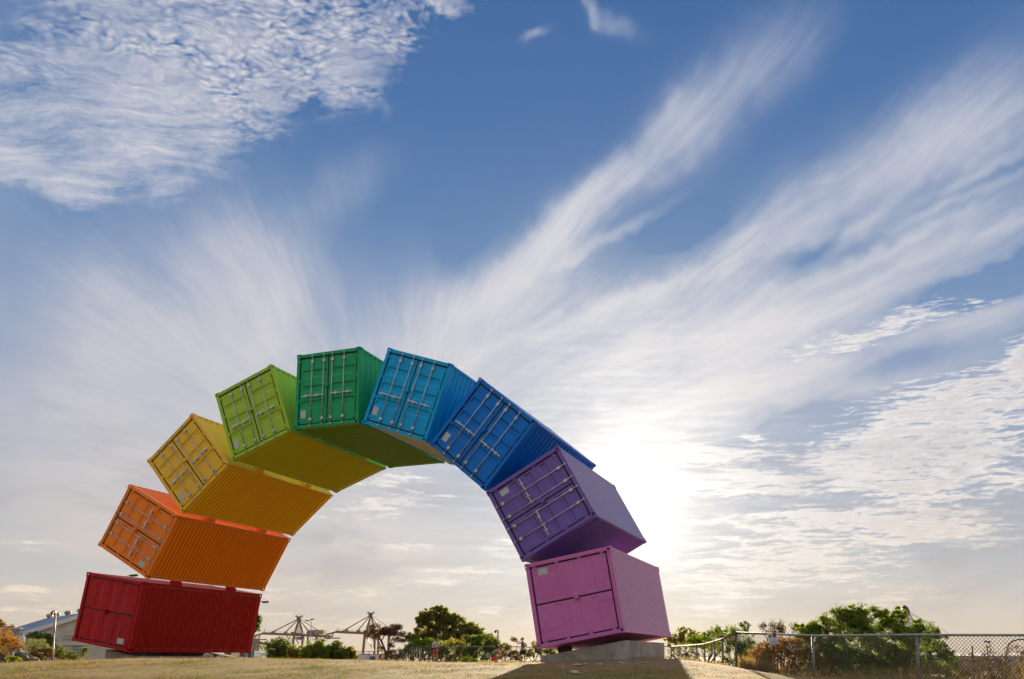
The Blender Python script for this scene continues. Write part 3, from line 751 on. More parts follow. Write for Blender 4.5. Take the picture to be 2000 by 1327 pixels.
def roof_paint(g, out, color):
    """sky reflection painted pale on the crests, shade painted in the folds"""
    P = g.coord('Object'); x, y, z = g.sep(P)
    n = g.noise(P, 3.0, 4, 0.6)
    crest_sheen = tuple(0.74 * a + 0.26 * 0.6 for a in color) + (1,)  # paler crest colour stands in for sky reflection
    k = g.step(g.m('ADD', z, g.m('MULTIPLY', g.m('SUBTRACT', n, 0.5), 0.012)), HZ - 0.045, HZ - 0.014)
    principled(g, out, g.mix(k, scale_c(color, 0.34), crest_sheen), 0.34, 0, 0.45)  # fold shade painted dark, crest sheen painted pale
def build_arch():
    M = build_container_meshes()
    where = ['lowest on the left, resting on a concrete block', 'tilted above the dark red one', 'tilted between the orange and the lime green ones', 'leaning beside the emerald one near the crown',
             'level at the very crown of the arch', 'leaning right beside the emerald one', 'tilted between the sky blue and the purple ones', 'steeply tilted above the pink one', 'lowest on the right, resting on a concrete block']
    for i, (cname, roll, t, colr, bars) in enumerate(C):
        m = mat('paint_' + cname.replace(' ', '_'), paint, color=colr, wear=1.5 if cname in ('pink', 'dark red') else (0.7 if cname in ('orange', 'purple') else 0.55), rough=0.42 if cname in ('pink', 'orange', 'purple') else 0.34)
        mr_ = mat('roof_paint_' + cname.replace(' ', '_'), roof_paint, color=colr)
        Mt = MATS
        root = thing('shipping_container', f'{cname} shipping container {where[i]}', 'shipping container', group='containers stacked into the arch')
        a = R(roll)
        up = Vector((0, 0, 1)) * math.cos(a) + ACROSS * math.sin(a)
        xx = AXIS.cross(up)
        mw = Matrix((xx, AXIS, up)).transposed().to_4x4(); mw.translation = Vector(t) + Vector((0, 0, EYE))
        root.matrix_world = mw
        for sx in (-1, 1):
            for sy in (-1, 1):
                for sz in (-1, 1): shared('corner_casting', M['corner_casting', sx, sy, sz], m, root)
            for k in (0, 1): shared('corner_post', M['post', sx, k], m, root)
            shared('top_rail', M['rail', sx, 1], m, root); shared('bottom_rail', M['rail', sx, 0], m, root)
            shared('side_wall', M['side', sx], m, root)
        shared('door_header', M['header'], m, root); shared('door_sill', M['sill'], m, root)
        for k in (0, 1): shared('end_rail', M['endrail', k], m, root)
        shared('end_wall', M['end'], m, root); shared('roof', M['roof'], mr_, root)
        up_ = shared('underside_panel', M['under'], mat('underside_bounce_paint_' + cname.replace(' ', '_'), under_bounce_paint, color=UNDER_BOUNCE[i]), root)
        s_ = shared('screw_heads', M['screws'], Mt['galvanised_bar'], up_); s_['kind'] = 'stuff'
        shared('floor', M['floor'], Mt['inner_dark'], root)
        for sd in (-1, 1):
            d = shared('door', M['door' if bars else 'flatdoor', sd], m, root)
            shared('gasket', M['gasket', sd], Mt['gasket_rubber'], d)
            for k in range(4): shared('hinge', M['hinge', sd, k], m, d)
            if bars:
                for j in (0, 1):
                    shared('locking_bar', M['bar', sd, j], Mt['galvanised_bar'], d); shared('handle', M['handle', sd, j], Mt['galvanised_bar'], d)
            else:
                h = shared('bolt_holes', M['holes', sd], Mt['gasket_rubber'], d); h['kind'] = 'stuff'
            if sd < 0: shared('data_plate', M['plate'], Mt['data_plate'], d)
            else: shared('lock_box', M['lockbox'], m, d)
        if i < 8:
            for k in (0, 1): shared('connector_bracket', M['bracket', k], m, root)
build_arch()

# ---------------------------------------------------------------- concrete blocks under the feet
mat('concrete', concrete)
mat('pale_concrete', concrete, color=(0.47, 0.45, 0.41))
def to_world(i, p):
    """container i's own coordinates to world"""
    _, roll, t, _, _ = C[i]
    a = R(roll); up = Vector((0, 0, 1)) * math.cos(a) + ACROSS * math.sin(a); xx = AXIS.cross(up)
    return Vector(t) + Vector((0, 0, EYE)) + xx * p[0] + AXIS * p[1] + up * p[2]
def plinth(i, side, u0, u1, gap, y0, y1, name_label):
    """a wedge whose top follows the tilted flank of container i; u runs along ACROSS from the flank's lower edge"""
    q0 = to_world(i, (side * HX, 0, -HZ)); q1 = to_world(i, (side * HX, 0, HZ))
    lo, hi = (q0, q1)
    base = Vector((lo.x, lo.y, 0))
    d = (hi - lo); run = d.dot(ACROSS); slope = d.z / run
    pts = []
    for u in (u0, u1):
        p = lo + ACROSS * u; pts.append((u, lo.z + slope * u - gap))
    zb = min(float(gz(lo.x, lo.y)), float(gz(hi.x, hi.y))) - 0.8
    mb = MB()
    o = lo.copy(); o.z = 0
    P3 = lambda u, y, z: tuple(o + ACROSS * u + AXIS * y + Vector((0, 0, z)))
    prof = [P3(u0, y0, zb), P3(u1, y0, zb), P3(u1, y0, pts[1][1]), P3(u0, y0, pts[0][1])]
    mb.prism(prof, (0, 0, 0), AXIS * (y1 - y0))
    ob = fix_normals(mb.build('concrete_block', MATS['concrete']))
    bv = ob.modifiers.new('bevel', 'BEVEL'); bv.width = 0.025; bv.segments = 2
    tag(ob, name_label, 'concrete block', 'concrete blocks that carry the arch')
    return ob
# the right foot: pink leans on its +x flank (i = 8); the left foot: red on its -x flank (i = 0)
plinth(8, 1, -0.02, 2.50, 0.20, 0.30, 5.2, 'long sloping concrete block under the pink container, its front cracked and stained')
plinth(0, -1, -1.62, -0.05, 0.15, 0.55, 5.4, 'sloping concrete block under the dark red container on the left bank')
def pads():
    for i, side, us, lab in ((8, 1, (0.55,), 'dark steel bearing pad between the pink container and its concrete block'), (0, -1, (-0.3,), 'dark steel bearing pad between the dark red container and its concrete block')):
        q0 = to_world(i, (side * HX, 0, -HZ)); q1 = to_world(i, (side * HX, 0, HZ))
        d = q1 - q0; sl = d.z / d.dot(ACROSS)
        for k, y in enumerate((0.75,)):
            mb = MB(); u = us[0]
            M_ = Matrix((ACROSS, AXIS, Vector((0, 0, 1)))).transposed().to_4x4()
            M_.translation = Vector((q0.x, q0.y, q0.z)) + ACROSS * u + AXIS * y + Vector((0, 0, sl * u))
            M_ = M_ @ Matrix.Rotation(-math.atan(sl), 4, 'Y')
            mb.bbox((-0.17, -0.16, -0.23), (0.17, 0.16, -0.012), 0.02); mb.v = [tuple(M_ @ Vector(v)) for v in mb.v]
            tag(mb.build('bearing_pad', MATS['inner_dark']), lab, 'bearing pad')
pads()

# loose stones and rubble
mat('stone', plain, color=(0.42, 0.37, 0.30), rough=0.9, var=0.45, scale=5, bumpk=0.4)
mat('rock', plain, color=(0.20, 0.165, 0.135), rough=0.95, var=0.6, scale=3.5, bumpk=0.8)
def rock_mesh(r, squash, seed, sub=2, jag=0.55):
    bm = bmesh.new(); bmesh.ops.create_icosphere(bm, subdivisions=sub, radius=1.0)
    o = Vector((seed * 3.7, seed * 1.3, 0))
    for v in bm.verts:
        n = mnoise.noise(v.co * 1.3 + o) * jag + mnoise.noise(v.co * 3.1 + o) * jag * 0.45
        v.co = v.co * (1 + n); v.co = Vector((v.co.x * squash[0], v.co.y * squash[1], v.co.z * squash[2])) * r
    me = bpy.data.meshes.new('rock'); bm.to_mesh(me); bm.free()
    return me
def rock(px, Y, r, squash, seed, name, label, cat, m='rock', sink=0.3, group=None, dz=0, sub=2):
    p = gpt(px, Y)
    me = rock_mesh(r, squash, seed, sub); me.materials.append(MATS[m])
    o = bpy.data.objects.new(name, me); col.objects.link(o)
    o.location = (p.x, p.y, p.z + r * squash[2] * (1 - sink) + dz); o.rotation_euler = (0, 0, seed * 1.7)
    return tag(o, label, cat, group)
gB = 'rocks on the left edge of the lawn'
rock(10, 42, 0.45, (1.1, 0.9, 1.0), 1, 'boulder', 'big brown weathered boulder under the orange shrub, leftmost of the rocks', 'rock', group=gB, sub=3)
rock(34, 43, 0.42, (1.2, 0.9, 1.15), 2, 'boulder', 'tall ridged grey-brown boulder just right of the orange shrub', 'rock', group=gB, sub=3)
rock(60, 43.5, 0.34, (1.5, 1.0, 0.7), 3, 'boulder', 'low broad boulder behind the small bright green bush', 'rock', group=gB, sub=3)
rock(-8, 41, 0.45, (1.0, 0.9, 0.7), 4, 'boulder', 'rounded boulder cut off by the left edge of the picture', 'rock', group=gB, sub=3)
rock(112, 45, 0.25, (1.5, 1.0, 0.6), 5, 'boulder', 'flat pale boulder among the low shrubs left of the red container', 'rock', group=gB, m='stone', sub=3)
rock(127, 45.5, 0.2, (1.3, 1.0, 0.7), 6, 'boulder', 'small boulder at the foot of the weeds left of the red container', 'rock', group=gB, sub=3)
rock(404, 22.6, 0.10, (1.5, 0.9, 0.75), 7, 'stone_block', 'pale broken stone block lying under the front of the dark red container', 'stone', m='stone', sink=0.1)
rock(430, 22.7, 0.07, (1.4, 0.9, 0.7), 8, 'stone_block', 'small tan stone right of the pale block under the dark red container', 'stone', m='stone', sink=0.1)
PEB = ["broad pale flat stone below the left half of the sloping concrete block", "small pale stone just right of the broad flat one below the block", "pale stone below the middle of the sloping concrete block", "pale stone under the corner of the sloping concrete block", "smallest stone at the corner of the sloping concrete block", "broadest flat pale slab lying low in the pink container's shadow", "little stone beside the broad low slab in the shadow", "small stone near the thin left end of the concrete block", "tiny stone farther left than the broad flat one", "small stone before the short side of the concrete block", "stone farthest right, before the short side of the concrete block", "tiny lone stone in the shadow, right of the other stones", "tiny lone stone lowest in the middle of the shadow"]
gS = 'pebbles on the bare earth in front of the pink container'
for k, (px, Y, r) in enumerate(((1128, 20.9, 0.085), (1144, 21.4, 0.05), (1170, 21.2, 0.06), (1211, 21.8, 0.06), (1218, 21.6, 0.045), (1122, 18.0, 0.10), (1131, 17.9, 0.05), (1080, 21.5, 0.04), (1100, 20.4, 0.035), (1242, 21.2, 0.04), (1262, 21.7, 0.05), (1196, 19.4, 0.03), (1156, 19.0, 0.03))):
    rock(px, Y, r, (1.6, 1.0, 0.45), 20 + k, 'pebble', PEB[k], 'stone', m='stone', group=gS, sink=0.35)
rock(962, 30.5, 0.045, (1.2, 1, 0.8), 51, 'clod', 'dark lump lying on the lit lawn below the crouching child', 'stone', sink=0.2)

# ---------------------------------------------------------------- chain-link fence
mat('fence_steel', plain, color=(0.36, 0.35, 0.34), rough=0.5, metal=0.55, var=0.4, scale=8)
mat('fence_wire', plain, color=(0.13, 0.125, 0.12), rough=0.45, metal=0.6, var=0.3)
mat('fence_weathered', plain, color=(0.17, 0.16, 0.15), rough=0.75, metal=0.1, var=0.4, scale=8)
def fence(label, pts, pitch, wire_r, tops, group, post_r=0.03, rail_r=0.024, name='chain_link_fence', steel='fence_steel'):
    """posts at pts; a pipe along the top; a diamond net of wire between"""
    root = thing(name, label, 'fence', pts[0], group)
    o = Vector(pts[0])
    for p, t in zip(pts, tops):
        p = Vector(p); mb = MB(); mb.smooth = True
        mb.tube([p - o - Vector((0, 0, 0.3)), Vector((p.x, p.y, t)) - o - Vector((0, 0, 0.03))], post_r, 10)
        mb.lathe([(post_r * 1.25, -0.03), (post_r * 1.25, 0.0), (post_r * 0.7, 0.03), (0.004, 0.04)], tuple(Vector((p.x, p.y, t)) - o), 10)
        mb.build('post', MATS[steel], root)
    mb = MB(); mb.smooth = True
    mb.tube([Vector((p[0], p[1], t)) - o for p, t in zip(pts, tops)], rail_r, 8)
    rail = mb.build('top_rail', MATS[steel], root)
    mb = MB()
    for a, b, ta, tb in zip(pts, pts[1:], tops, tops[1:]):
        a, b = Vector(a), Vector(b); L = math.hypot(b.x - a.x, b.y - a.y)
        pitch_ = pitch
        if pitch > 0:
            md = Vector(((a.x + b.x) / 2, (a.y + b.y) / 2)).normalized(); fr = abs(md.x * (b.y - a.y) - md.y * (b.x - a.x)) / L
            pitch = pitch_ / max(fr, 0.14)
            n = int(L / pitch)
            hh = max(ta - a.z, tb - b.z) - 0.03
            def S(s, h):
                k = s / L; z0 = float(gz(a.x + (b.x - a.x) * k, a.y + (b.y - a.y) * k)) + 0.03; z1 = ta + (tb - ta) * k - 0.01
                return Vector((a.x + (b.x - a.x) * k, a.y + (b.y - a.y) * k, z0 + (z1 - z0) * h)) - o
            H = (ta - a.z + tb - b.z) / 2
            run = H * 0.92
            off = Vector((b.y - a.y, a.x - b.x, 0)).normalized() * (post_r * 0.9 + wire_r)
            for k in range(-int(run / pitch) - 1, n + 2):
                for sg in (1, -1):
                    s0 = k * pitch + (0 if sg > 0 else run); s1 = s0 + sg * run
                    c0, c1 = 0.0, 1.0
                    for lim, up_ in ((0, False), (L, True)):
                        for _ in (0,):
                            pass
                    # clip to the bay
                    f = lambda s: (s - s0) / (s1 - s0)
                    hs = sorted((max(0, min(1, f(0))), max(0, min(1, f(L)))))
                    if hs[1] - hs[0] < 0.02: continue
                    A = S(max(0, min(L, s0 + (s1 - s0) * hs[0])), hs[0]) + off * (1 if sg > 0 else 1.15); B = S(max(0, min(L, s0 + (s1 - s0) * hs[1])), hs[1]) + off * (1 if sg > 0 else 1.15)
                    mb.tube([A, B], wire_r, 3, caps=False)
        pitch = pitch_
    if mb.v:
        net = mb.build('wire_net', MATS['fence_wire'], root); net['kind'] = 'stuff'
    # the twist of tie wire round the top pipe
    return root
def zrel(z): return z + EYE
def fpost(px, ytop, Y, h):
    p = at(px, ytop, Y); return (p.x, p.y, p.z - h), p.z
right = [fpost(1437, 1236, 24.0, 1.12), fpost(1587, 1242, 22.7, 1.16), fpost(1790, 1240.5, 20.8, 1.2), fpost(2030, 1241, 18.6, 1.2)]
fence('near chain-link fence on the right, four posts and a level pipe rail', [a for a, b in right], 0.085, 0.0052, [b for a, b in right], 'chain-link fences round the lawn', 0.036, 0.030)
side_ = [fpost(1437, 1236, 24.0, 1.10), fpost(1411, 1248, 30.0, 1.10), fpost(1395.5, 1253, 33.2, 1.10), fpost(1376, 1258.5, 37.6, 1.12), fpost(1361, 1260, 41.0, 1.15), fpost(1311, 1263, 66.0, 1.10)]
fence('chain-link fence running away behind the concrete block under the pink container', [a for a, b in side_], 0.30, 0.0025, [b for a, b in side_], 'chain-link fences round the lawn', 0.038, 0.030, steel='fence_weathered')
mid_ = [fpost(700, 1273, 92, 1.1), fpost(721, 1272.5, 88, 1.1), fpost(755, 1271.5, 82, 1.12), fpost(787, 1269, 75, 1.1), fpost(822, 1263.5, 60, 1.12), fpost(889, 1263, 60, 1.12), fpost(979.5, 1263.5, 62, 1.12), fpost(998, 1263.3, 62.5, 1.12), fpost(1057, 1265, 65, 1.1), fpost(1100, 1264.5, 66, 1.1), fpost(1180, 1264, 66, 1.1), fpost(1250, 1263.5, 66, 1.1), fpost(1311, 1263, 66, 1.1)]
fence('distant chain-link fence across the back of the lawn behind the three people', [a for a, b in mid_], 0.26, 0.006, [b for a, b in mid_], 'chain-link fences round the lawn', 0.042, 0.032, steel='fence_weathered')

# the notice tied to the fence
mat('paper_white', plain, color=(0.66, 0.64, 0.66), rough=0.6, var=0.12)
mat('print_dark', plain, color=(0.05, 0.05, 0.06), rough=0.6, var=0.2)
mat('print_grey', plain, color=(0.11, 0.12, 0.14), rough=0.6, var=0.3, scale=30)
def notice():
    p = at(1511.5, 1248.5, 23.15)
    root = thing('notice', 'white notice with two dark pictures and lines of print, tied crooked on the right fence', 'sign', p)
    f = (Vector(right[1][0]) - Vector(right[0][0])); f.z = 0; f.normalize()
    n = Vector((f.y, -f.x, 0))
    M_ = Matrix((f, -n, Vector((0, 0, 1)))).transposed().to_4x4(); M_.translation = p + n * 0.06
    root.matrix_world = M_ @ Matrix.Rotation(R(-12), 4, 'Y')
    W_, H_ = 0.262, 0.325
    def slab(mb, x0, x1, z0, z1, y0, y1): mb.box((x0, y0, z0), (x1, y1, z1))
    mb = MB(); mb.bbox((-W_ / 2, -0.003, -H_ / 2), (W_ / 2, 0.003, H_ / 2), 0.002); mb.build('board', MATS['paper_white'], root)
    mb = MB()                                                         # left: a dark roundel with a pale bar
    q = mb.verts([(-0.062 + 0.05 * math.cos(t), -0.0042, 0.093 + 0.046 * math.sin(t)) for t in [k * math.pi / 10 for k in range(20)]]); mb.face([q + k for k in range(20)])
    mb.build('roundel', MATS['print_dark'], root)
    mb = MB(); M2 = Matrix.Translation((-0.058, -0.0055, 0.098)) @ Matrix.Rotation(R(12), 4, 'Y'); mb.box((-0.033, -0.0008, -0.008), (0.033, 0.0008, 0.010), M2); mb.build('roundel_bar', MATS['paper_white'], root)
    mb = MB(); slab(mb, 0.008, 0.122, 0.030, 0.158, -0.0048, -0.0040); mb.build('picture', MATS['print_grey'], root)
    rr = random.Random(3); mb = MB()                                  # unreadable lines of print
    for k, z in enumerate((0.006, -0.036, -0.074, -0.110, -0.142)):
        h = (0.006, 0.012, 0.016, 0.014, 0.014)[k]; x = -0.105 if k != 1 else -0.04
        while x < 0.10:
            w = rr.uniform(0.018, 0.05); slab(mb, x, min(x + w, 0.112), z - h / 2, z + h / 2, -0.0047, -0.0039); x += w + 0.010
    mb.build('print_lines', MATS['print_grey'], root)['kind'] = 'stuff'
notice()

# ---------------------------------------------------------------- shed and wall on the far left
mat('shed_wall', plain, color=(0.50, 0.48, 0.43), rough=0.8, var=0.16, scale=1.5)
mat('shed_trim', plain, color=(0.62, 0.62, 0.62), rough=0.6, var=0.1)
mat('shed_roof', plain, color=(0.30, 0.38, 0.52), rough=0.45, metal=0.2, var=0.15, scale=2)
mat('vent_steel', plain, color=(0.36, 0.30, 0.26), rough=0.5, metal=0.6, var=0.4)
mat('dark_glass', plain, color=(0.02, 0.02, 0.022), rough=0.25, var=0.2)
def shed():
    y1 = 60.0
    r1 = at(165, 1199, y1); r = Vector((-0.687, 0.727, 0)); w = Vector((-0.727, -0.687, 0))
    root = thing('shed', 'pale gabled shed with a blue-grey roof, behind the shrubs on the far left', 'shed', (r1.x, r1.y, float(gz(r1.x, r1.y))))
    zb = r1.z - 6.0
    h, L, rise = 3.3, 12.7, 1.32
    M_ = Matrix((w, r, Vector((0, 0, 1)))).transposed().to_4x4(); M_.translation = Vector((r1.x, r1.y, r1.z))
    root.matrix_world = M_
    mb = MB(); zb = -5.2                                                # local: x towards the left eave, y along the ridge, z from the ridge down
    prof = [(-h, 0, zb), (h, 0, zb), (h, 0, -rise), (0, 0, -0.05), (-h, 0, -rise)]
    mb.prism(prof, (0, 0.05, 0), (0, L, 0)); mb.v = [(a, b + 0.05, c) for a, b, c in mb.v]
    fix_normals(mb.build('wall', MATS['shed_wall'], root))
    for sx, nm in ((1, 'roof_slope'), (-1, 'roof_slope')):
        mb = MB(); e = (h + 0.25) * sx; ez = -rise * (h + 0.25) / h
        n = 16
        for k in range(n):
            ya, yb = -0.15 + (L + 0.3) * k / n, -0.15 + (L + 0.3) * (k + 1) / n - 0.03
            mb.prism([(0, ya, 0), (e, ya, ez), (e, ya, ez + 0.06), (0, ya, 0.06)], (0, 0, 0), (0, yb - ya, 0))
            mb.prism([(0, yb - 0.04, 0.06), (e, yb - 0.04, ez + 0.06), (e, yb - 0.04, ez + 0.10), (0, yb - 0.04, 0.10)], (0, 0, 0), (0, 0.04, 0))
        fix_normals(mb.build(nm, MATS['shed_roof'], root))
        mb = MB(); mb.prism([(0, -0.19, -0.22), (e, -0.19, ez - 0.22), (e, -0.19, ez + 0.05), (0, -0.19, 0.05)], (0, 0, 0), (0, 0.035, 0))
        fix_normals(mb.build('verge_board', MATS['shed_trim'], root))
    for y in (1.2, 5.2, 9.0, 11.6):
        mb = MB(); mb.smooth = True
        mb.lathe([(0.15, -0.1), (0.15, 0.12), (0.20, 0.14), (0.24, 0.24), (0.22, 0.34), (0.14, 0.40), (0.03, 0.42)], (0, y, 0), 14)
        v = mb.build('roof_vent', MATS['vent_steel'], root)
        mb = MB()
        for k in range(14):
            t = k * 2 * math.pi / 14; mb.bar((0.20 * math.cos(t), y + 0.20 * math.sin(t), 0.15), (0.235 * math.cos(t + 0.25), y + 0.235 * math.sin(t + 0.25), 0.33), 0.015)
        mb.build('vane', MATS['vent_steel'], v)['kind'] = 'stuff'
    f = root.matrix_world.inverted()
    def onwall(px, py):
        d = Vector(ray(px, py)); o = Vector((0, 0, EYE)); n = -r; c = Vector((r1.x, r1.y, 0)) + r * 0.05
        t = (c - o).dot(n) / d.dot(n); return f @ (o + d * t)
    def panel(px0, py0, px1, py1, name, m, proud, parent=root):
        a, b = onwall(px0, py1), onwall(px1, py0); mb = MB(); lo = (min(a.x, b.x), -proud, min(a.z, b.z)); hi = (max(a.x, b.x), 0.03, max(a.z, b.z))
        mb.box(lo, hi); return mb.build(name, MATS[m], parent), lo, hi
    for (x0, y0, x1, y1_) in ((122, 1240.5, 143, 1247),):
        fr, lo, hi = panel(x0, y0, x1, y1_, 'window', 'shed_trim', 0.05)
        for k in range(3):
            mb = MB(); z = lo[2] + (hi[2] - lo[2]) * (k + 0.5) / 3; mb.box((lo[0] + 0.05, -0.07, z - 0.07), (hi[0] - 0.05, -0.051, z + 0.07)); mb.build('pane', MATS['shed_wall'], fr)
    fr, lo, hi = panel(141.5, 1262.5, 158, 1275.5, 'window', 'dark_glass', 0.04)
    for k in range(4):
        mb = MB(); z = lo[2] + (hi[2] - lo[2]) * (k + 0.6) / 4.2; mb.box((lo[0], -0.06, z - 0.022), (hi[0], -0.041, z + 0.022)); mb.build('louvre', MATS['shed_trim'], fr)
    panel(104, 1258.2, 168, 1260, 'wall_rail', 'shed_trim', 0.06)
    panel(104, 1258.2, 106, 1290, 'downpipe', 'shed_trim', 0.07)
shed()
def grey_wall():
    a, b = at(-60, 1229, 52), at(38.5, 1228.5, 52)
    root = thing('boundary_wall', 'plain grey rendered wall behind the orange shrub at the left edge', 'wall', (b.x, b.y, float(gz(b.x, b.y))))
    mb = MB(); zb = -2.4
    mb.bbox((a.x - b.x, 0, zb), (0, 0.24, b.z - root.location.z), 0.02); mb.build('wall', MATS['grey_render'], root)
    mb = MB(); mb.bbox((a.x - b.x, -0.03, b.z - root.location.z + 0.002), (0.04, 0.28, b.z - root.location.z + 0.06), 0.01); mb.build('coping', MATS['shed_trim'], root)
    q = at(43, 1249, 50); m2 = MB()
    m2.bbox((-0.16, -0.1, -0.22), (0.16, 0.1, 0.16), 0.03); m2.bbox((-0.13, -0.12, 0.06), (-0.02, -0.095, 0.13), 0.01); m2.lathe([(0.03, 0.16), (0.03, 0.24), (0.05, 0.25), (0.02, 0.28)], (0.05, 0, 0), 8)
    m2.box((-0.05, -0.05, -1.8), (0.05, 0.05, -0.22))
    o = m2.build('meter_box', MATS['paper_white']); o.location = q
    tag(o, 'small white meter box on a post at the end of the grey wall', 'box')
mat('grey_render', plain, color=(0.24, 0.25, 0.26), rough=0.85, var=0.2, scale=2)
grey_wall()

# ---------------------------------------------------------------- port cranes
mat('crane_red', plain, color=(0.15, 0.05, 0.03), rough=0.6, var=0.3, scale=0.1)
mat('crane_tan', plain, color=(0.26, 0.21, 0.10), rough=0.6, var=0.2, scale=0.1)
mat('crane_dark', plain, color=(0.05, 0.03, 0.025), rough=0.6, var=0.2, scale=0.1)
def crane(Y, label, P, house_front):
    """a ship-to-shore crane drawn from its bearings at distance Y; the boom runs across the view, a little away at its right"""
    b0 = at(P['tip'][0], P['tip'][1], Y)
    root = thing('port_crane', label, 'crane', at(P['apex'][0], 1290, Y), 'port cranes across the water')
    o = root.location
    dep = 24.0                                                         # gauge of the legs in depth
    def pt(px, py, dy=0.0): return at(px, py, Y + dy) - o
    mr = MATS['crane_red']
    tip, hinge, back = pt(*P['tip']), pt(*P['hinge']), pt(*P['back'])
    k = (hinge - tip).length
    mb = MB(); w = 2.0
    for dy in (-4, 4):
        q = Vector((0, dy, 0)); mb.bar(tip + q, back + q, 1.3, P.get('deep', 3.4))
    n = 14
    for i in range(n + 1):
        c = tip.lerp(back, i / n); mb.bar(c + Vector((0, -4, -1)), c + Vector((0, 4, -1)), 0.9)
    mb.build('boom', mr, root)
    mb = MB()                                                          # walkway rail and fittings on the boom
    for i in range(40):
        c = tip.lerp(back, i / 39) + Vector((0, -5, 2.0)); mb.bar(c, c + Vector((0, 0, 1.6)), 0.22)
    mb.bar(tip + Vector((0, -5, 3.5)), back + Vector((0, -5, 3.5)), 0.25)
    for fr in (0.16, 0.34, 0.44): 
        c = tip.lerp(back, fr); mb.cbox(c + Vector((0, 0, 3.0)), (3.5, 7, 2.4))
    mb.build('walkway', mr, root)['kind'] = 'stuff'
    # ends: a drooping tip with a bumper frame, a cable chain at the back
    mb = MB(); 
    mb.bar(tip, tip + Vector((-14, 0, -4)), 2.2); mb.bar(tip + Vector((-14, 0, -4)), tip + Vector((-14, 0, -9)), 2.0); mb.bar(tip + Vector((-18, 0, -9)), tip + Vector((6, 0, -9)), 1.6); mb.bar(tip + Vector((2, 0, 0)), tip + Vector((2, 0, 7)), 0.6); mb.bar(tip + Vector((-6, 0, -9)), tip + Vector((-4, 0, 0)), 1.2)
    mb.build('boom_tip', mr, root)
    apex = pt(*P['apex'])
    mb = MB(); mb.cbox(apex, (5.5, 6, 4)); mb.cbox(apex + Vector((0, 0, 2.6)), (10, 8, 0.8)); mb.cbox(apex + Vector((-4, 0, 3.9)), (2, 2.4, 1.4)); mb.cbox(apex + Vector((4.2, 0, 3.9)), (1.8, 2.4, 1.8)); mb.bar(apex + Vector((0, 0, 3)), apex + Vector((0, 0, 7)), 0.35); mb.cbox(apex + Vector((0, 0, -3)), (4, 5, 2.5))
    mb.build('apex_platform', MATS['crane_dark'], root)
    # A-frame legs and stays
    for (x, y), th in P['frame']:
        for dy in (-3, 3):
            mb = MB(); mb.bar(apex + Vector((0, dy * 0.3, 0)), pt(x, y) + Vector((0, dy, 0)), th * 0.5); mb.build('a_frame_leg', mr, root)
    for (x, y), th in P['stays']:
        for dy in (-2, 2):
            mb = MB(); mb.bar(apex + Vector((0, dy * 0.3, 0)), pt(x, y) + Vector((0, dy, 0)), th * 0.7); mb.build('stay', mr, root)
    # legs: sea side and land side, near and far
    for (x0, y0, x1, y1), th, dy in P['legs']:
        mb = MB(); a, b = pt(x0, y0, dy), pt(x1, y1, dy); b = b + (b - a) * 0.55; mb.bar(a, b, th * 0.66); mb.build('leg', mr if th > 2 else MATS['crane_dark'], root)
    mb = MB(); (x0, y0, x1, y1) = P['portal']
    a, b = pt(x0, y0), pt(x1, y1)
    mb.box((min(a.x, b.x), -6, min(a.z, b.z)), (max(a.x, b.x), 6, max(a.z, b.z))); mb.build('portal_beam', mr, root)
    if house_front:
        (x0, y0, x1, y1) = house_front
        a, b = pt(x0, y0), pt(x1, y1); mb = MB()
        mb.prism([(a.x, -9, a.z), (b.x, -9, a.z + 2), (b.x, -9, b.z), (a.x, -9, b.z)], (0, 0, 0), (0, 16, 0))
        fix_normals(mb.build('machinery_house', MATS['crane_tan'], root))
        mb = MB(); mb.box((a.x - 0.6, -10, b.z - 2.2), (a.x + (b.x - a.x) * 0.45, -9.05, a.z)); mb.build('house_end', mr, root)
    # lattice stair tower, trolley and cab, cable loops
    (x0, y0, x1, y1) = P['stair']; a, b = pt(x0, y0), pt(x1, y1)
    mb = MB(); n = 7; ww = 7.0
    for i in range(n):
        c, d = a.lerp(b, i / n), a.lerp(b, (i + 1) / n); s_ = ww * (0.35 + 0.65 * i / n) * (1 if i % 2 else -1) / 2
        mb.bar(c + Vector((-s_, 0, 0)), d + Vector((s_, 0, 0)), 0.6); mb.bar(d + Vector((-abs(s_), 0, 0)), d + Vector((abs(s_), 0, 0)), 0.5)
        for sg in (-1, 1): mb.bar(c + Vector((sg * abs(s_), 0, 0)), d + Vector((sg * abs(s_), 0, 0)), 0.35)
    mb.build('stair_tower', mr, root)['kind'] = 'stuff'
    (x0, y0, x1, y1) = P['trolley']; a, b = pt(x0, y0), pt(x1, y1)
    mb = MB(); w_ = b.x - a.x
    mb.cbox(((a.x + b.x) / 2, 0, a.z - 1), (w_, 8, 2.0)); mb.cbox((a.x + w_ * 0.75, 0, (a.z + b.z) / 2), (w_ * 0.4, 6, abs(b.z - a.z) * 0.6)); mb.cbox(((a.x + b.x) / 2, 0, b.z + 1), (w_ * 0.8, 7, 2.0))
    for k in range(4): mb.bar((a.x + w_ * k / 3, 0, a.z), (a.x + w_ * (k + 0.4) / 3.4, 0, b.z), 0.6)
    mb.build('trolley', MATS['crane_dark'], root)
    mb = MB()
    for (x0, y0, x1, y1) in P['rig']:
        a, b = pt(x0, y0), pt(x1, y1)
        mb.bar(a, (a.x, 0, b.z), 0.6); mb.bar((a.x, 0, b.z), b, 0.9); mb.bar(b, (b.x, 0, a.z), 0.6)
    mb.build('service_platform', mr, root)
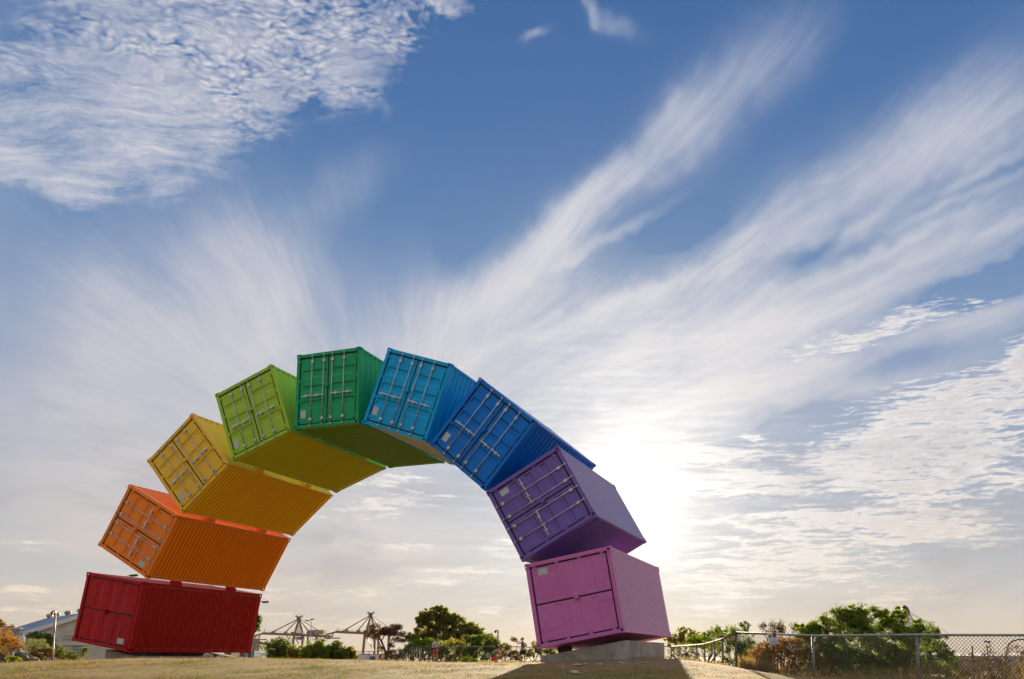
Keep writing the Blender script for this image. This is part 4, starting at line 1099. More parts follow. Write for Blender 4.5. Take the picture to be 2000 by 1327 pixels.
crane(1250, 'left brown port crane with a yellow machinery house, beyond the bushes', dict(
    tip=(514, 1237.5), hinge=(573, 1240.5), back=(646, 1243.5), apex=(584.5, 1208.5),
    frame=[((574.5, 1239), 2.4), ((591.5, 1240), 2.4), ((604, 1234), 2.4)], stays=[((527, 1237.5), 1.2), ((554, 1238.5), 1.0), ((620.5, 1231), 0.9)],
    legs=[((574.5, 1240, 571.5, 1266), 4.2, -8), ((592, 1240, 590, 1264), 4.2, 8), ((601.5, 1236, 602, 1262), 4.0, 8), ((619, 1240, 618, 1262), 4.0, -8), ((576, 1245, 590, 1270), 1.6, -8), ((592, 1243, 604, 1264), 1.6, 8)],
    portal=(573, 1237, 593, 1240.5), stair=(583, 1217, 582.5, 1237), trolley=(580, 1244, 593, 1250), rig=[(627.5, 1245, 638, 1252.5), (637, 1245, 645, 1248), (611, 1245, 616, 1249)]),
    (604, 1241, 636, 1231))
crane(1230, 'right brown port crane standing behind the dead pine', dict(
    tip=(657, 1234.5), hinge=(712, 1237.5), back=(789, 1241), apex=(724.5, 1201.5),
    frame=[((714, 1236), 2.4), ((732.5, 1233), 2.4), ((744, 1230), 2.4)], stays=[((669, 1233.5), 1.2), ((696, 1235), 1.0), ((759.5, 1226), 0.9)],
    legs=[((713.5, 1233, 709, 1276), 4.8, -8), ((732.5, 1240, 731, 1276), 4.4, 8), ((739.5, 1240, 738.5, 1276), 4.0, 8), ((760, 1240, 759, 1276), 5.4, -8), ((716, 1246, 732, 1276), 1.6, -8), ((741, 1248, 752, 1270), 1.6, 8)],
    portal=(712, 1232.5, 733, 1239), stair=(723, 1212, 721, 1234), trolley=(715, 1240, 722, 1245), rig=[(770, 1238, 790, 1244)]),
    (745, 1238, 776, 1227))
def far_crane():
    """the third one, half hidden behind the red container"""
    Y = 1700; root = thing('port_crane', 'faint far port crane half hidden behind the right end of the dark red container', 'crane', at(497, 1290, Y), 'port cranes across the water'); o = root.location
    pt = lambda x, y: at(x, y, Y) - o
    mb = MB(); mb.bar(pt(480, 1250), pt(517, 1258), 4, 6); mb.build('boom', MATS['crane_red'], root)
    mb = MB(); a, b = pt(496, 1252), pt(503, 1243); mb.box((a.x, -8, a.z), (b.x, 8, b.z)); mb.build('machinery_house', MATS['crane_tan'], root)
    for x in (494, 499, 505): 
        mb = MB(); mb.bar(pt(x, 1252), pt(x - 1.5, 1278), 5); mb.build('leg', MATS['crane_red'], root)
    mb = MB(); mb.bar(pt(499, 1246), pt(512, 1256), 2); mb.bar(pt(503, 1250), pt(515, 1260), 2); mb.bar(pt(486, 1262), pt(512, 1263), 3); mb.build('stay', MATS['crane_red'], root)
far_crane()

# ---------------------------------------------------------------- sheds, stacks and roofs of the port
mat('port_white', plain, color=(0.62, 0.62, 0.62), rough=0.7, var=0.2, scale=0.4)
mat('port_grey', plain, color=(0.33, 0.34, 0.35), rough=0.7, var=0.2, scale=0.4)
mat('port_blue', plain, color=(0.10, 0.16, 0.26), rough=0.5, var=0.2, scale=0.4)
def block_building(name, label, px0, px1, ptop, pbot, Y, depth, wall, roof, nwin=0, cat='building', ridge=0.0, group=None):
    a, b = at(px0, pbot, Y), at(px1, ptop, Y)
    root = thing(name, label, cat, ((a.x + b.x) / 2, Y, a.z), group)
    w, h = (b.x - a.x) / 2, b.z - a.z
    mb = MB(); mb.box((-w, 0, -12), (w, depth, h)); mb.build('wall', MATS[wall], root)
    t = max(0.12, h * 0.10)
    mb = MB()
    if ridge: 
        mb.prism([(-w - t, -t, h + 0.01), (w + t, -t, h + 0.01), (w + t, depth / 2, h + ridge), (-w - t, depth / 2, h + ridge)][:0] or [(-w - t, -t, h + 0.01), (-w - t, depth + t, h + 0.01), (-w - t, depth / 2, h + ridge)], (0, 0, 0), (2 * w + 2 * t, 0, 0))
    else: mb.box((-w - t, -t, h + 0.005), (w + t, depth + t, h + t))
    fix_normals(mb.build('roof', MATS[roof], root))
    for k in range(nwin):
        x = -w + (k + 0.5) * 2 * w / nwin; ww = w / nwin * 0.5
        mb = MB(); mb.box((x - ww, -0.12, h * 0.35), (x + ww, 0.05, h * 0.7)); f = mb.build('window', MATS['port_white'], root)
        mb = MB(); mb.box((x - ww * 0.8, -0.16, h * 0.4), (x + ww * 0.8, -0.121, h * 0.65)); mb.build('pane', MATS['dark_glass'], f)
    return root
block_building('warehouse', 'long low port warehouse with a pale roof, seen through the fence at the far right', 1866, 2080, 1281.5, 1301, 190, 40, 'port_grey', 'port_white', 9, ridge=0.7)
block_building('warehouse', 'white port warehouse showing under the right end of the dark red container', 436, 505, 1276, 1292, 230, 30, 'port_white', 'port_grey', 6, ridge=0.6)
block_building('warehouse', 'low grey terminal building behind the green bushes', 505, 700, 1284.5, 1294, 420, 60, 'port_grey', 'port_white', 8, ridge=1.0)
block_building('office_building', 'pale flat-roofed building right of the dead pine', 700, 760, 1279.5, 1294, 260, 20, 'port_white', 'port_grey', 5)
def stacked():
    rr = random.Random(5); gsets = [('port_white', 'white'), ('port_blue', 'blue'), ('port_grey', 'grey'), ('crane_red', 'rust red')]
    n = 0
    for i, px in enumerate((444, 459, 474, 489, 504)):
        for j in range(2):
            m, cn = gsets[(i * 2 + j * 3) % 4]
            if j == 1 and i in (1, 4): continue
            p = at(px, 1288, 150); mb = MB(); x = 0.0
            mb.bbox((-0.62, 0, 0), (0.62, 3.0, 1.0), 0.03)
            for k in range(6): mb.box((-0.55 + k * 0.2, -0.02, 0.08), (-0.49 + k * 0.2, 0.0, 0.92))
            o = mb.build('freight_crate', MATS[m]); o.location = (p.x, p.y, p.z - 0.6 + j * 1.02)
            tag(o, f"{cn} freight crate in the {'upper' if j else 'lower'} row, {('first', 'second', 'third', 'fourth', 'fifth')[i]} from the left under the red container", 'crate', 'freight crates far behind the red container')
stacked()
def cabinet():
    p = gpt(712, 70); root = thing('cable_cabinet', 'pale grey cabinet standing alone left of the dead pine', 'cabinet', p)
    mb = MB(); mb.bbox((-0.34, -0.25, -0.1), (0.34, 0.25, 0.66), 0.02); mb.build('case', MATS['port_white'], root)
    mb = MB(); mb.bbox((-0.37, -0.28, 0.66), (0.37, 0.28, 0.71), 0.015); mb.build('lid', MATS['port_grey'], root)
    mb = MB(); mb.bbox((-0.28, -0.268, 0.40), (0.16, -0.251, 0.55), 0.004); mb.build('label_panel', MATS['paper_white'], root)
    mb = MB(); mb.bbox((-0.31, -0.262, 0.0), (0.31, -0.2505, 0.36), 0.004); mb.build('door', MATS['port_white'], root)
    q = gpt(727, 70.5); r2 = thing('folding_board', 'dark board leaning on a frame beside the pale grey cabinet', 'board', q)
    mb = MB(); M_ = Matrix.Rotation(R(-14), 4, 'X'); mb.box((-0.22, -0.02, 0.0), (0.20, 0.02, 0.50), M_); mb.build('panel', MATS['inner_dark'], r2)
    mb = MB(); mb.tube([(-0.2, 0.14, 0.5), (-0.2, 0.45, -0.05)], 0.02, 6); mb.tube([(0.18, 0.14, 0.5), (0.18, 0.45, -0.05)], 0.02, 6); mb.build('prop', MATS['fence_steel'], r2)
cabinet()

# ---------------------------------------------------------------- lamps and masts
mat('pole_steel', plain, color=(0.40, 0.41, 0.42), rough=0.5, metal=0.4, var=0.25)
mat('lamp_dark', plain, color=(0.035, 0.033, 0.03), rough=0.5, var=0.3)
def street_lamp(label, px, pyb, pyt, Y, heads, r=0.06, group='street lamps round the port', base=True):
    """a pole from pixel row pyb up to pyt with curved arms to the head pixels"""
    b, t = at(px, pyb, Y), at(px, pyt, Y); t.x = b.x
    b.z = min(b.z, float(gz(b.x, Y)))
    root = thing('street_lamp', label, 'street lamp', b, group); o = b
    mb = MB(); mb.smooth = True; mb.tube([Vector((0, 0, 0)), (t - o) * 0.5, t - o], [r * 1.4, r * 1.15, r], 8); mb.build('pole', MATS['pole_steel'], root)
    for (hx, hy) in heads:
        h = at(hx, hy, Y) - o; tt = t - o
        mid = Vector((tt.x * 0.75 + h.x * 0.25, 0, h.z * 0.8 + tt.z * 0.2)); mid2 = Vector((tt.x * 0.35 + h.x * 0.65, 0, h.z + abs(h.x) * 0.04))
        mb = MB(); mb.smooth = True; mb.tube([tt, mid, mid2, h], r * 0.7, 6); mb.build('arm', MATS['pole_steel'], root)
        s = 1 if h.x > tt.x else -1
        mb = MB(); k = r * 2.4
        M_ = Matrix.Translation(h) @ Matrix.Rotation(R(-6 * s), 4, 'Y')
        mb.bbox((-k * 2.6, -k * 1.1, -k * 0.55), (k * 2.6, k * 1.1, k * 0.45), k * 0.3); mb.bbox((-k * 1.6, -k * 0.8, -k * 0.85), (k * 1.6, k * 0.8, -k * 0.55), k * 0.1)
        mb.v = [tuple(M_ @ Vector(v)) for v in mb.v]
        mb.build('lamp_head', MATS['lamp_dark'], root)
    return root
street_lamp('two-armed street lamp in front of the left port crane', 604.2, 1290, 1217, 150, [(600, 1212.3), (610, 1209.6)], 0.06)
street_lamp('street lamp whose arm shows above the roof of the dark red container', 232, 1285, 1129, 62, [(262, 1123.8)], 0.05)
street_lamp('street lamp whose head peeps out right of the dark red container', 478, 1285, 1177, 66, [(519, 1175.8)], 0.045)
street_lamp('slim street lamp seen through the fence at the far right', 1935, 1292, 1255, 75, [(1928, 1253.4)], 0.045)
def camera_pole(label, px, pyb, pyt, Y, r, cat='camera pole'):
    b, t = at(px, pyb, Y), at(px + (1.5 if px < 300 else 0), pyt, Y); b.z = min(b.z, float(gz(b.x, Y)))
    root = thing('camera_pole', label, cat, b); h = t - b
    mb = MB(); mb.smooth = True; mb.tube([(0, 0, 0), h * 0.6], [r * 1.1, r], 8); mb.build('pole', MATS['pole_steel'], root)
    mb = MB(); mb.smooth = True; mb.tube([h * 0.6, h * 0.62, h * 0.97], [r, r * 1.7, r * 1.6], 10); mb.build('sleeve', MATS['vent_steel'], root)
    mb = MB(); mb.smooth = True
    mb.tube([h * 0.96, h + Vector((-r * 1.0, 0, r * 2.2)), h + Vector((-r * 4.0, 0, r * 2.6)), h + Vector((-r * 5.5, 0, r * 0.6))], [r * 1.6, r * 1.6, r * 1.5, r * 1.3], 8)
    mb.build('neck', MATS['vent_steel'], root)
    mb = MB(); mb.ball(h + Vector((-r * 5.6, 0, -r * 0.3)), r * 2.3, 10, 8); mb.smooth = True; mb.build('camera_dome', MATS['lamp_dark'], root)
camera_pole('pale pole with a drooping camera head before the shed at far left', 106.5, 1264, 1197, 45, 0.032)
camera_pole('grey camera pole standing behind the fence right of the eucalyptus', 973, 1266, 1234, 90, 0.055)
def small_mast():
    b = at(966, 1268, 140); b.z = min(b.z, float(gz(b.x, 140))); t = at(966, 1246, 140)
    root = thing('floodlight_mast', 'faint floodlight mast left of the grey camera pole', 'mast', b); h = t.z - b.z
    mb = MB(); mb.tube([(0, 0, 0), (0, 0, h)], 0.09, 6); mb.build('pole', MATS['pole_steel'], root)
    for dx in (-0.28, 0.0, 0.28):
        mb = MB(); mb.bbox((dx - 0.11, -0.12, h - 0.1), (dx + 0.11, 0.1, h + 0.22), 0.03); mb.build('floodlight', MATS['port_grey'], root)
    mb = MB(); mb.bar((-0.4, 0, h - 0.14), (0.4, 0, h - 0.14), 0.07); mb.build('crossbar', MATS['pole_steel'], root)
small_mast()
def jib():
    Y = 260; t, m = at(1769, 1192.5, Y), at(1792, 1236, Y); root = thing('jib_crane', 'lattice jib with a blunt head leaning up behind the big green shrub', 'crane', m)
    mb = MB(); d = (t - m); n = 9
    for sy in (-0.55, 0.55):
        for sz in (-0.55, 0.55):
            mb.bar(Vector((sz, sy, 0)) * 1.5, d + Vector((sz, sy, 0)) * 0.8, 0.16)
    for i in range(n):
        a, b = d * (i / n), d * ((i + 1) / n); s = 1 if i % 2 else -1; k0, k1 = 0.82 - 0.38 * i / n, 0.82 - 0.38 * (i + 1) / n
        for sy in (-1, 1): mb.bar(a + Vector((s * k0, sy * k0, 0)), b + Vector((-s * k1, sy * k1, 0)), 0.11)
    mb.build('lattice', MATS['lamp_dark'], root)
    mb = MB(); M_ = Matrix.Translation(d) @ Matrix.Rotation(R(-28), 4, 'Y'); mb.bbox((-0.9, -0.9, -1.2), (0.9, 0.9, 1.2), 0.4); mb.bbox((-0.6, -0.6, 1.2), (0.6, 0.6, 1.6), 0.2); mb.v = [tuple(M_ @ Vector(v)) for v in mb.v]; mb.build('jib_head', MATS['lamp_dark'], root)
    mb = MB(); mb.bar(d, (7.5, 0, 0), 0.08); mb.bar(d, (9.5, 0.5, 0), 0.08); mb.build('cable', MATS['lamp_dark'], root)
    mb = MB(); mb.box((-1.5, -1.5, -18), (3.5, 1.5, 0)); mb.bbox((-3, -2.5, -6), (5, 2.5, -1), 0.4); mb.build('base', MATS['vent_steel'], root)
jib()
def goose():
    Y = 21.5
    pts = [(1966, 1330), (1966, 1290), (1966, 1276), (1967.5, 1266), (1972, 1257.5), (1979, 1252), (1989, 1249.6), (2010, 1249.4), (2060, 1249.4)]
    P3 = [at(x, y, Y) for x, y in pts]; b = P3[0].copy(); root = thing('pipe_rail', 'bent dark pipe rail beyond the fence at the far right edge', 'rail', b)
    mb = MB(); mb.smooth = True; mb.tube([p - b for p in P3], 0.017, 8); mb.build('pipe', MATS['lamp_dark'], root)
    mb = MB(); mb.tube([P3[-1] - b, P3[-1] - b + Vector((0, 0, -1.3))], 0.017, 8); mb.build('leg', MATS['lamp_dark'], root)
    for px, top, lab in ((1899, 1266, 'left'), (1928, 1265.5, 'right')):
        p = at(px, top, 60); g_ = float(gz(p.x, 60)); mb = MB(); mb.smooth = True
        mb.tube([(0, 0, 0), (0, 0, p.z - g_)], 0.045, 8); mb.lathe([(0.065, p.z - g_), (0.065, p.z - g_ + 0.12), (0.02, p.z - g_ + 0.16)], (0, 0, 0), 8)
        o = mb.build('bollard_post', MATS['lamp_dark']); o.location = (p.x, 60, g_)
        tag(o, f'thin dark post beyond the fence, {lab} of a pair before the long warehouse', 'post', 'dark posts before the warehouse')
goose()

# ---------------------------------------------------------------- plants
mat('leaf_olive', leafy, c1=(0.12, 0.13, 0.04), c2=(0.20, 0.21, 0.06), c3=(0.30, 0.30, 0.095), trans=0.68)
mat('leaf_bright', leafy, c1=(0.075, 0.13, 0.022), c2=(0.15, 0.23, 0.03), c3=(0.26, 0.32, 0.05), trans=0.55)
mat('leaf_mid', leafy, c1=(0.06, 0.10, 0.022), c2=(0.11, 0.165, 0.03), c3=(0.18, 0.23, 0.045), trans=0.5)
mat('leaf_lime', leafy, c1=(0.12, 0.19, 0.015), c2=(0.18, 0.27, 0.02), c3=(0.25, 0.34, 0.035), trans=0.5)
mat('leaf_orange', leafy, c1=(0.20, 0.085, 0.010), c2=(0.33, 0.16, 0.018), c3=(0.40, 0.22, 0.04), trans=0.5)
mat('leaf_rust', leafy, c1=(0.13, 0.065, 0.014), c2=(0.22, 0.115, 0.02), c3=(0.20, 0.16, 0.035), trans=0.5)
mat('leaf_greygreen', leafy, c1=(0.16, 0.19, 0.085), c2=(0.25, 0.28, 0.14), c3=(0.33, 0.35, 0.19), trans=0.4)
mat('leaf_brown', leafy, c1=(0.07, 0.035, 0.015), c2=(0.12, 0.060, 0.026), c3=(0.16, 0.09, 0.04), trans=0.35)
mat('leaf_straw', leafy, c1=(0.26, 0.18, 0.085), c2=(0.38, 0.28, 0.14), c3=(0.48, 0.37, 0.20), trans=0.45)
mat('bark', plain, color=(0.10, 0.075, 0.055), rough=0.9, var=0.5, scale=6, bumpk=0.5)
mat('bark_pale', plain, color=(0.24, 0.19, 0.14), rough=0.9, var=0.5, scale=4, bumpk=0.4)

def leaf_mesh(name, pos, nrm_bias, size, m, rs, droop=0.0, aspect=0.4, up=0.35, fold=True):
    """thousands of small folded leaves at pos (N,3); each leaf four corners, two triangles"""
    N = len(pos)
    d = rs.normal(size=(N, 3)); d[:, 2] = d[:, 2] * 0.7 + up - droop
    d += nrm_bias * 0.8
    d /= np.linalg.norm(d, axis=1, keepdims=True) + 1e-9
    a = rs.normal(size=(N, 3)); s = np.cross(d, a); s /= np.linalg.norm(s, axis=1, keepdims=True) + 1e-9
    L = size * rs.uniform(0.6, 1.35, (N, 1)); Wd = L * aspect
    nn = np.cross(d, s)
    base = pos; tipp = pos + d * L; l = pos + d * L * 0.5 + s * Wd * 0.5 + nn * Wd * 0.18; r_ = pos + d * L * 0.5 - s * Wd * 0.5 + nn * Wd * 0.18
    V = np.stack([base, l, tipp, r_], 1).reshape(-1, 3)
    i = np.arange(N)[:, None] * 4
    F = np.concatenate([i + np.array([[0, 1, 2]]), i + np.array([[0, 2, 3]])], 0)
    me = bpy.data.meshes.new(name)
    me.vertices.add(len(V)); me.vertices.foreach_set('co', V.astype(np.float32).ravel())
    me.loops.add(F.size); me.loops.foreach_set('vertex_index', F.astype(np.int32).ravel())
    me.polygons.add(len(F)); me.polygons.foreach_set('loop_start', np.arange(0, F.size, 3, dtype=np.int32))
    me.update(calc_edges=True); me.validate()
    me.materials.append(MATS[m])
    return me

def clump_points(lobes, n, rs, shell=0.45, tufts=0.0, tuft_r=0.2):
    """points through the crown: lobes are (centre, radii); most lie towards each lobe's skin, gathered in tufts"""
    vol = np.array([a[1][0] * a[1][1] * a[1][2] for a in lobes]) ** 0.75; vol /= vol.sum()
    P, B = [], []
    for (c, r), w in zip(lobes, vol):
        k = max(8, int(n * w))
        if tufts > 0:
            nt = max(5, int(k * tufts))
            u = rs.normal(size=(nt, 3)); u /= np.linalg.norm(u, axis=1, keepdims=True)
            t = u * (rs.uniform(shell ** 2, 1.06, (nt, 1)) ** 0.5)
            t *= 1 + 0.16 * np.sin(u[:, :1] * 5 + c[0]) * np.sin(u[:, 1:2] * 6 + c[1]) 
            idx = rs.integers(0, nt, k)
            off = rs.normal(size=(k, 3)); off /= np.linalg.norm(off, axis=1, keepdims=True) + 1e-9
            off *= rs.uniform(0, 1, (k, 1)) ** 0.5
            p = t[idx] + off * tuft_r; b = u[idx] * 0.6 + off * 0.5
        else:
            u = rs.normal(size=(k, 3)); u /= np.linalg.norm(u, axis=1, keepdims=True)
            p = u * rs.uniform(shell ** 3, 1.0, (k, 1)) ** (1 / 3); b = u
        P.append(np.array(c) + p * np.array(r)); B.append(b)
    return np.concatenate(P), np.concatenate(B)

def plant(name, label, cat, base, lobes, n, size, m, seed, trunk=None, branches=10, group=None, tufts=0.02, tuft_r=0.22, shell=0.45, aspect=0.4, up=0.35, droop=0.0, bark='bark', stem_r=0.04, foliage_name='foliage', clip=True, extra=None):
    """base: the point of the ground; lobes relative to it in metres; n leaves of one size"""
    rs = np.random.default_rng(seed); rr = random.Random(seed)
    root = thing(name, label, cat, base, group)
    sat = []
    for (c, r) in lobes:                                              # smaller clumps round each lobe break its outline
        for _ in range(5):
            u = Vector((rr.gauss(0, 1), rr.gauss(0, 1), rr.gauss(0.15, 0.9))).normalized(); q = rr.uniform(0.22, 0.46)
            sat.append((tuple(c[i] + u[i] * r[i] * (1.02 - q * 0.35) for i in range(3)), tuple(x * q for x in r)))
    P, B = clump_points([(c, tuple(x * 0.93 for x in r)) for c, r in lobes] + sat, n, rs, shell, tufts, tuft_r)
    if clip: 
        k = P[:, 2] > 0.03; P, B = P[k], B[k]
    me = leaf_mesh(foliage_name, P, B, size, m, rs, droop, aspect, up)
    o = bpy.data.objects.new(foliage_name, me); col.objects.link(o); o.parent = root; o['kind'] = 'stuff'
    mb = MB(); mb.smooth = True
    tops = [Vector(c) for c, r in lobes]
    if trunk:
        for (p0, p1, r0, r1) in trunk:
            p0, p1 = Vector(p0), Vector(p1); mid = p0.lerp(p1, 0.5) + Vector((rr.uniform(-.1, .1), rr.uniform(-.1, .1), 0)) * (p1 - p0).length * 0.5
            mb.tube([p0, mid, p1], [r0, (r0 + r1) / 2, r1], 7)
        starts = [Vector(t[1]) for t in trunk]
    else: starts = [Vector((0, 0, -0.1))]
    for k in range(branches):
        c, r = lobes[k % len(lobes)]
        u = Vector((rr.gauss(0, 1), rr.gauss(0, 1), rr.gauss(0.2, 1))).normalized()
        e = Vector(c) + Vector((u.x * r[0], u.y * r[1], u.z * r[2])) * 0.85
        if e.z < 0.1: e.z = 0.1
        s = min(starts, key=lambda q: (q - e).length)
        if not trunk: s = s + Vector((rr.uniform(-.2, .2) * r[0], rr.uniform(-.2, .2) * r[1], 0))
        m1 = s.lerp(e, 0.4) + Vector((rr.uniform(-.1, .1), rr.uniform(-.1, .1), rr.uniform(-.02, .12))) * (e - s).length
        mb.tube([s, m1, e], [stem_r, stem_r * 0.7, stem_r * 0.22], 5)
    if mb.v: mb.build('trunk' if trunk else 'stem', MATS[bark], root)
    return root
def L(px, py, Y, rx, rz, base, ry=None):
    """a lobe centred on photograph pixel (px, py) at distance Y; radii given in photograph pixels"""
    k = Y / FPX; c = at(px, py, Y) - Vector(base)
    return ((c.x, c.y, c.z), (rx * k, (ry if ry else (rx + rz) / 2) * k, rz * k))

# the big green shrub on the right
def big_shrub():
    Y = 26.4; b = gpt(1710, Y)
    lob = [L(1600, 1262, Y, 46, 46, b), L(1640, 1225, Y, 56, 36, b), L(1700, 1215, Y, 62, 34, b), L(1752, 1238, Y, 50, 40, b), L(1800, 1262, Y, 44, 38, b), L(1838, 1292, Y - .5, 34, 32, b), L(1700, 1275, Y - .6, 90, 50, b), L(1610, 1300, Y - .6, 56, 34, b), L(1790, 1310, Y - .6, 60, 32, b), L(1580, 1240, Y + .4, 26, 22, b), L(1668, 1200, Y, 34, 16, b), L(1660, 1300, Y - .8, 50, 36, b), L(1730, 1300, Y - .8, 50, 36, b), L(1770, 1280, Y - .8, 40, 36, b), L(1630, 1275, Y - .8, 36, 30, b), L(1620, 1316, Y - 1.2, 60, 22, b), L(1720, 1320, Y - 1.4, 70, 22, b), L(1800, 1316, Y - 1.4, 52, 26, b), L(1850, 1312, Y - 1.2, 26, 22, b)]
    plant('wattle_shrub', 'biggest shrub, dense bright green, behind the fence at right', 'shrub', b, lob, 95000, 0.092, 'leaf_bright', 11, branches=26, tufts=0.012, tuft_r=0.17, shell=0.35, aspect=0.26, up=0.5, stem_r=0.035)
    rr = random.Random(4); rs = np.random.default_rng(4)
    # shoots that stand out of the crown
    mb = MB(); pts = []
    for px, py, l in ((1690, 1196, 22), (1683, 1180, 14), (1655, 1188, 12), (1638, 1186, 12), (1730, 1190, 14), (1755, 1200, 20), (1772, 1205, 22), (1808, 1222, 22), (1818, 1216, 14), (1590, 1215, 18), (1572, 1226, 16), (1612, 1200, 12), (1845, 1262, 18), (1862, 1280, 14), (1560, 1238, 12)):
        p = at(px, py, Y); q = at(px - 4, py + l + 18, Y)
        for k in range(170):
            t = rr.random() ** 0.7; pts.append((p.lerp(q, t) - b) + Vector((rr.gauss(0, 1), rr.gauss(0, 1), rr.gauss(0, 0.6))) * 0.06 * (0.6 + t))
    return b, pts, rs
_b, _pts, _rs = big_shrub()
_root = [o for o in bpy.data.objects if o.name.startswith('wattle_shrub')][-1]
_me = leaf_mesh('shoot', np.array([tuple(p) for p in _pts]), np.zeros((len(_pts), 3)), 0.12, 'leaf_mid', _rs, 0, 0.24, 0.9)
_o = bpy.data.objects.new('shoots', _me); col.objects.link(_o); _o.parent = _root; _o['kind'] = 'stuff'

gR = 'shrubs behind the right-hand fence'
def S(name, label, px, Y, lob, n, size, m, seed, **kw):
    b = gpt(px, Y); k = [L(*q[:2], Y + (q[4] if len(q) > 4 else 0), q[2], q[3], b) for q in lob]
    return plant(name, label, kw.pop('cat', 'shrub'), b, k, n, size, m, seed, **kw)
S('rust_shrub', 'rust brown shrub right behind the notice on the fence', 1545, 25.2, [(1530, 1290, 62, 34), (1590, 1300, 60, 28), (1500, 1300, 36, 22), (1555, 1268, 40, 22)], 12000, 0.075, 'leaf_rust', 21, group=gR, tufts=0.03, aspect=0.3, stem_r=0.02)
S('orange_shrub', 'orange-leaved low bush between the dry grass and the rust brown shrub', 1495, 25.6, [(1490, 1282, 32, 22), (1520, 1262, 22, 16), (1470, 1298, 20, 14)], 5000, 0.07, 'leaf_orange', 22, group=gR, tufts=0.03, aspect=0.3, stem_r=0.016)
S('yellow_green_shrub', 'small yellow-green bush at the right foot of the biggest shrub', 1862, 24.0, [(1868, 1318, 20, 16), (1880, 1324, 14, 10)], 2600, 0.07, 'leaf_lime', 23, group=gR, tufts=0.03, stem_r=0.012)
S('leafy_shrub', 'tall loose green shrub behind the corner post of the fence', 1440, 38.0, [(1418, 1262, 20, 30), (1445, 1250, 24, 32), (1462, 1278, 24, 34), (1432, 1295, 28, 18), (1408, 1240, 14, 12), (1452, 1226, 10, 8)], 7000, 0.12, 'leaf_mid', 24, group=gR, tufts=0.03, tuft_r=0.3, shell=0.3, aspect=0.3, stem_r=0.025)
S('leafy_shrub', 'light green bush left of the corner post, above the far part of the fence', 1380, 52.0, [(1372, 1252, 26, 14), (1395, 1246, 20, 16), (1355, 1258, 18, 10), (1400, 1232, 10, 10), (1424, 1230, 8, 8)], 5000, 0.13, 'leaf_bright', 25, group=gR, tufts=0.03, tuft_r=0.3, aspect=0.3)
S('round_shrub', 'round dark olive bush beside the right end of the concrete block', 1338, 72.0, [(1335, 1280, 30, 26), (1352, 1288, 24, 20), (1322, 1290, 20, 18)], 7500, 0.10, 'leaf_olive', 26, group=gR, tufts=0.04, tuft_r=0.12, shell=0.75, aspect=0.4)
S('far_trees', 'grey-green row of bushy tops beyond the fence right of the pink container', 1340, 78.0, [(1322, 1248, 14, 18), (1340, 1244, 16, 18), (1360, 1250, 14, 16), (1385, 1262, 20, 12), (1310, 1256, 10, 14)], 5200, 0.20, 'leaf_olive', 27, group=gR, cat='trees', tufts=0.04, tuft_r=0.2, clip=False)
S('low_shrub', 'dark low scrub along the foot of the far fence on the right', 1385, 68.0, [(1370, 1302, 30, 12), (1400, 1304, 26, 12), (1345, 1306, 22, 9), (1425, 1306, 20, 12)], 4500, 0.10, 'leaf_olive', 28, group=gR, tufts=0.04)
S('brown_brush', 'brown dry brush beyond the fence in the right corner', 1945, 26.0, [(1900, 1300, 30, 24), (1945, 1296, 34, 28), (1985, 1286, 26, 30), (2010, 1300, 30, 34), (1925, 1322, 50, 20), (1980, 1322, 50, 20)], 9000, 0.055, 'leaf_brown', 29, group=gR, tufts=0.03, tuft_r=0.3, shell=0.2, branches=60, stem_r=0.010, aspect=0.35)

def twigs(mb, p, d, l, r, depth, rr, tips):
    """a bare forking branch"""
    e = p + d * l; m = p.lerp(e, 0.5) + Vector((rr.uniform(-1, 1), rr.uniform(-1, 1), rr.uniform(-.4, .6))) * l * 0.08
    mb.tube([p, m, e], [r, r * 0.85, r * 0.65], 5 if depth > 1 else 4, caps=depth < 2)
    if depth == 0: tips.append(e); return
    for k in range(rr.choice((2, 3, 3))):
        q = (d + Vector((rr.uniform(-1, 1), rr.uniform(-1, 1), rr.uniform(-.35, .55))) * 0.62).normalized()
        twigs(mb, p.lerp(e, rr.uniform(0.6, 1.0)), q, l * rr.uniform(0.62, 0.82), r * 0.62, depth - 1, rr, tips)
def bare_shrub():
    Y = 30.0; b = gpt(1515, Y); rr = random.Random(12)
    root = thing('bare_shrub', 'almost leafless brown shrub rising above the notice on the fence', 'shrub', b, gR)
    mb = MB(); mb.smooth = True; tips = []
    for px, l in ((1500, .62), (1512, .75), (1520, .7), (1535, .62), (1528, .5)):
        p = at(px, 1268, Y) - b; mb.tube([(p.x * 0.6, 0, -0.1), p], [0.035, 0.022], 6)
        twigs(mb, p, Vector((rr.uniform(-.3, .3), rr.uniform(-.2, .2), 1)).normalized(), l * 0.62, 0.017, 4, rr, tips)
    mb.build('branches', MATS['bark'], root)
    rs = np.random.default_rng(5); sel = [t for t in tips if t.z < max(q.z for q in tips) * 0.86]
    P = np.array([tuple(t) for t in sel for _ in range(7)]); P += rs.normal(size=P.shape) * 0.04
    me = leaf_mesh('dry_leaves', P, np.zeros_like(P), 0.06, 'leaf_brown', rs, 0.3, 0.45)
    o = bpy.data.objects.new('dry_leaves', me); col.objects.link(o); o.parent = root; o['kind'] = 'stuff'
bare_shrub()

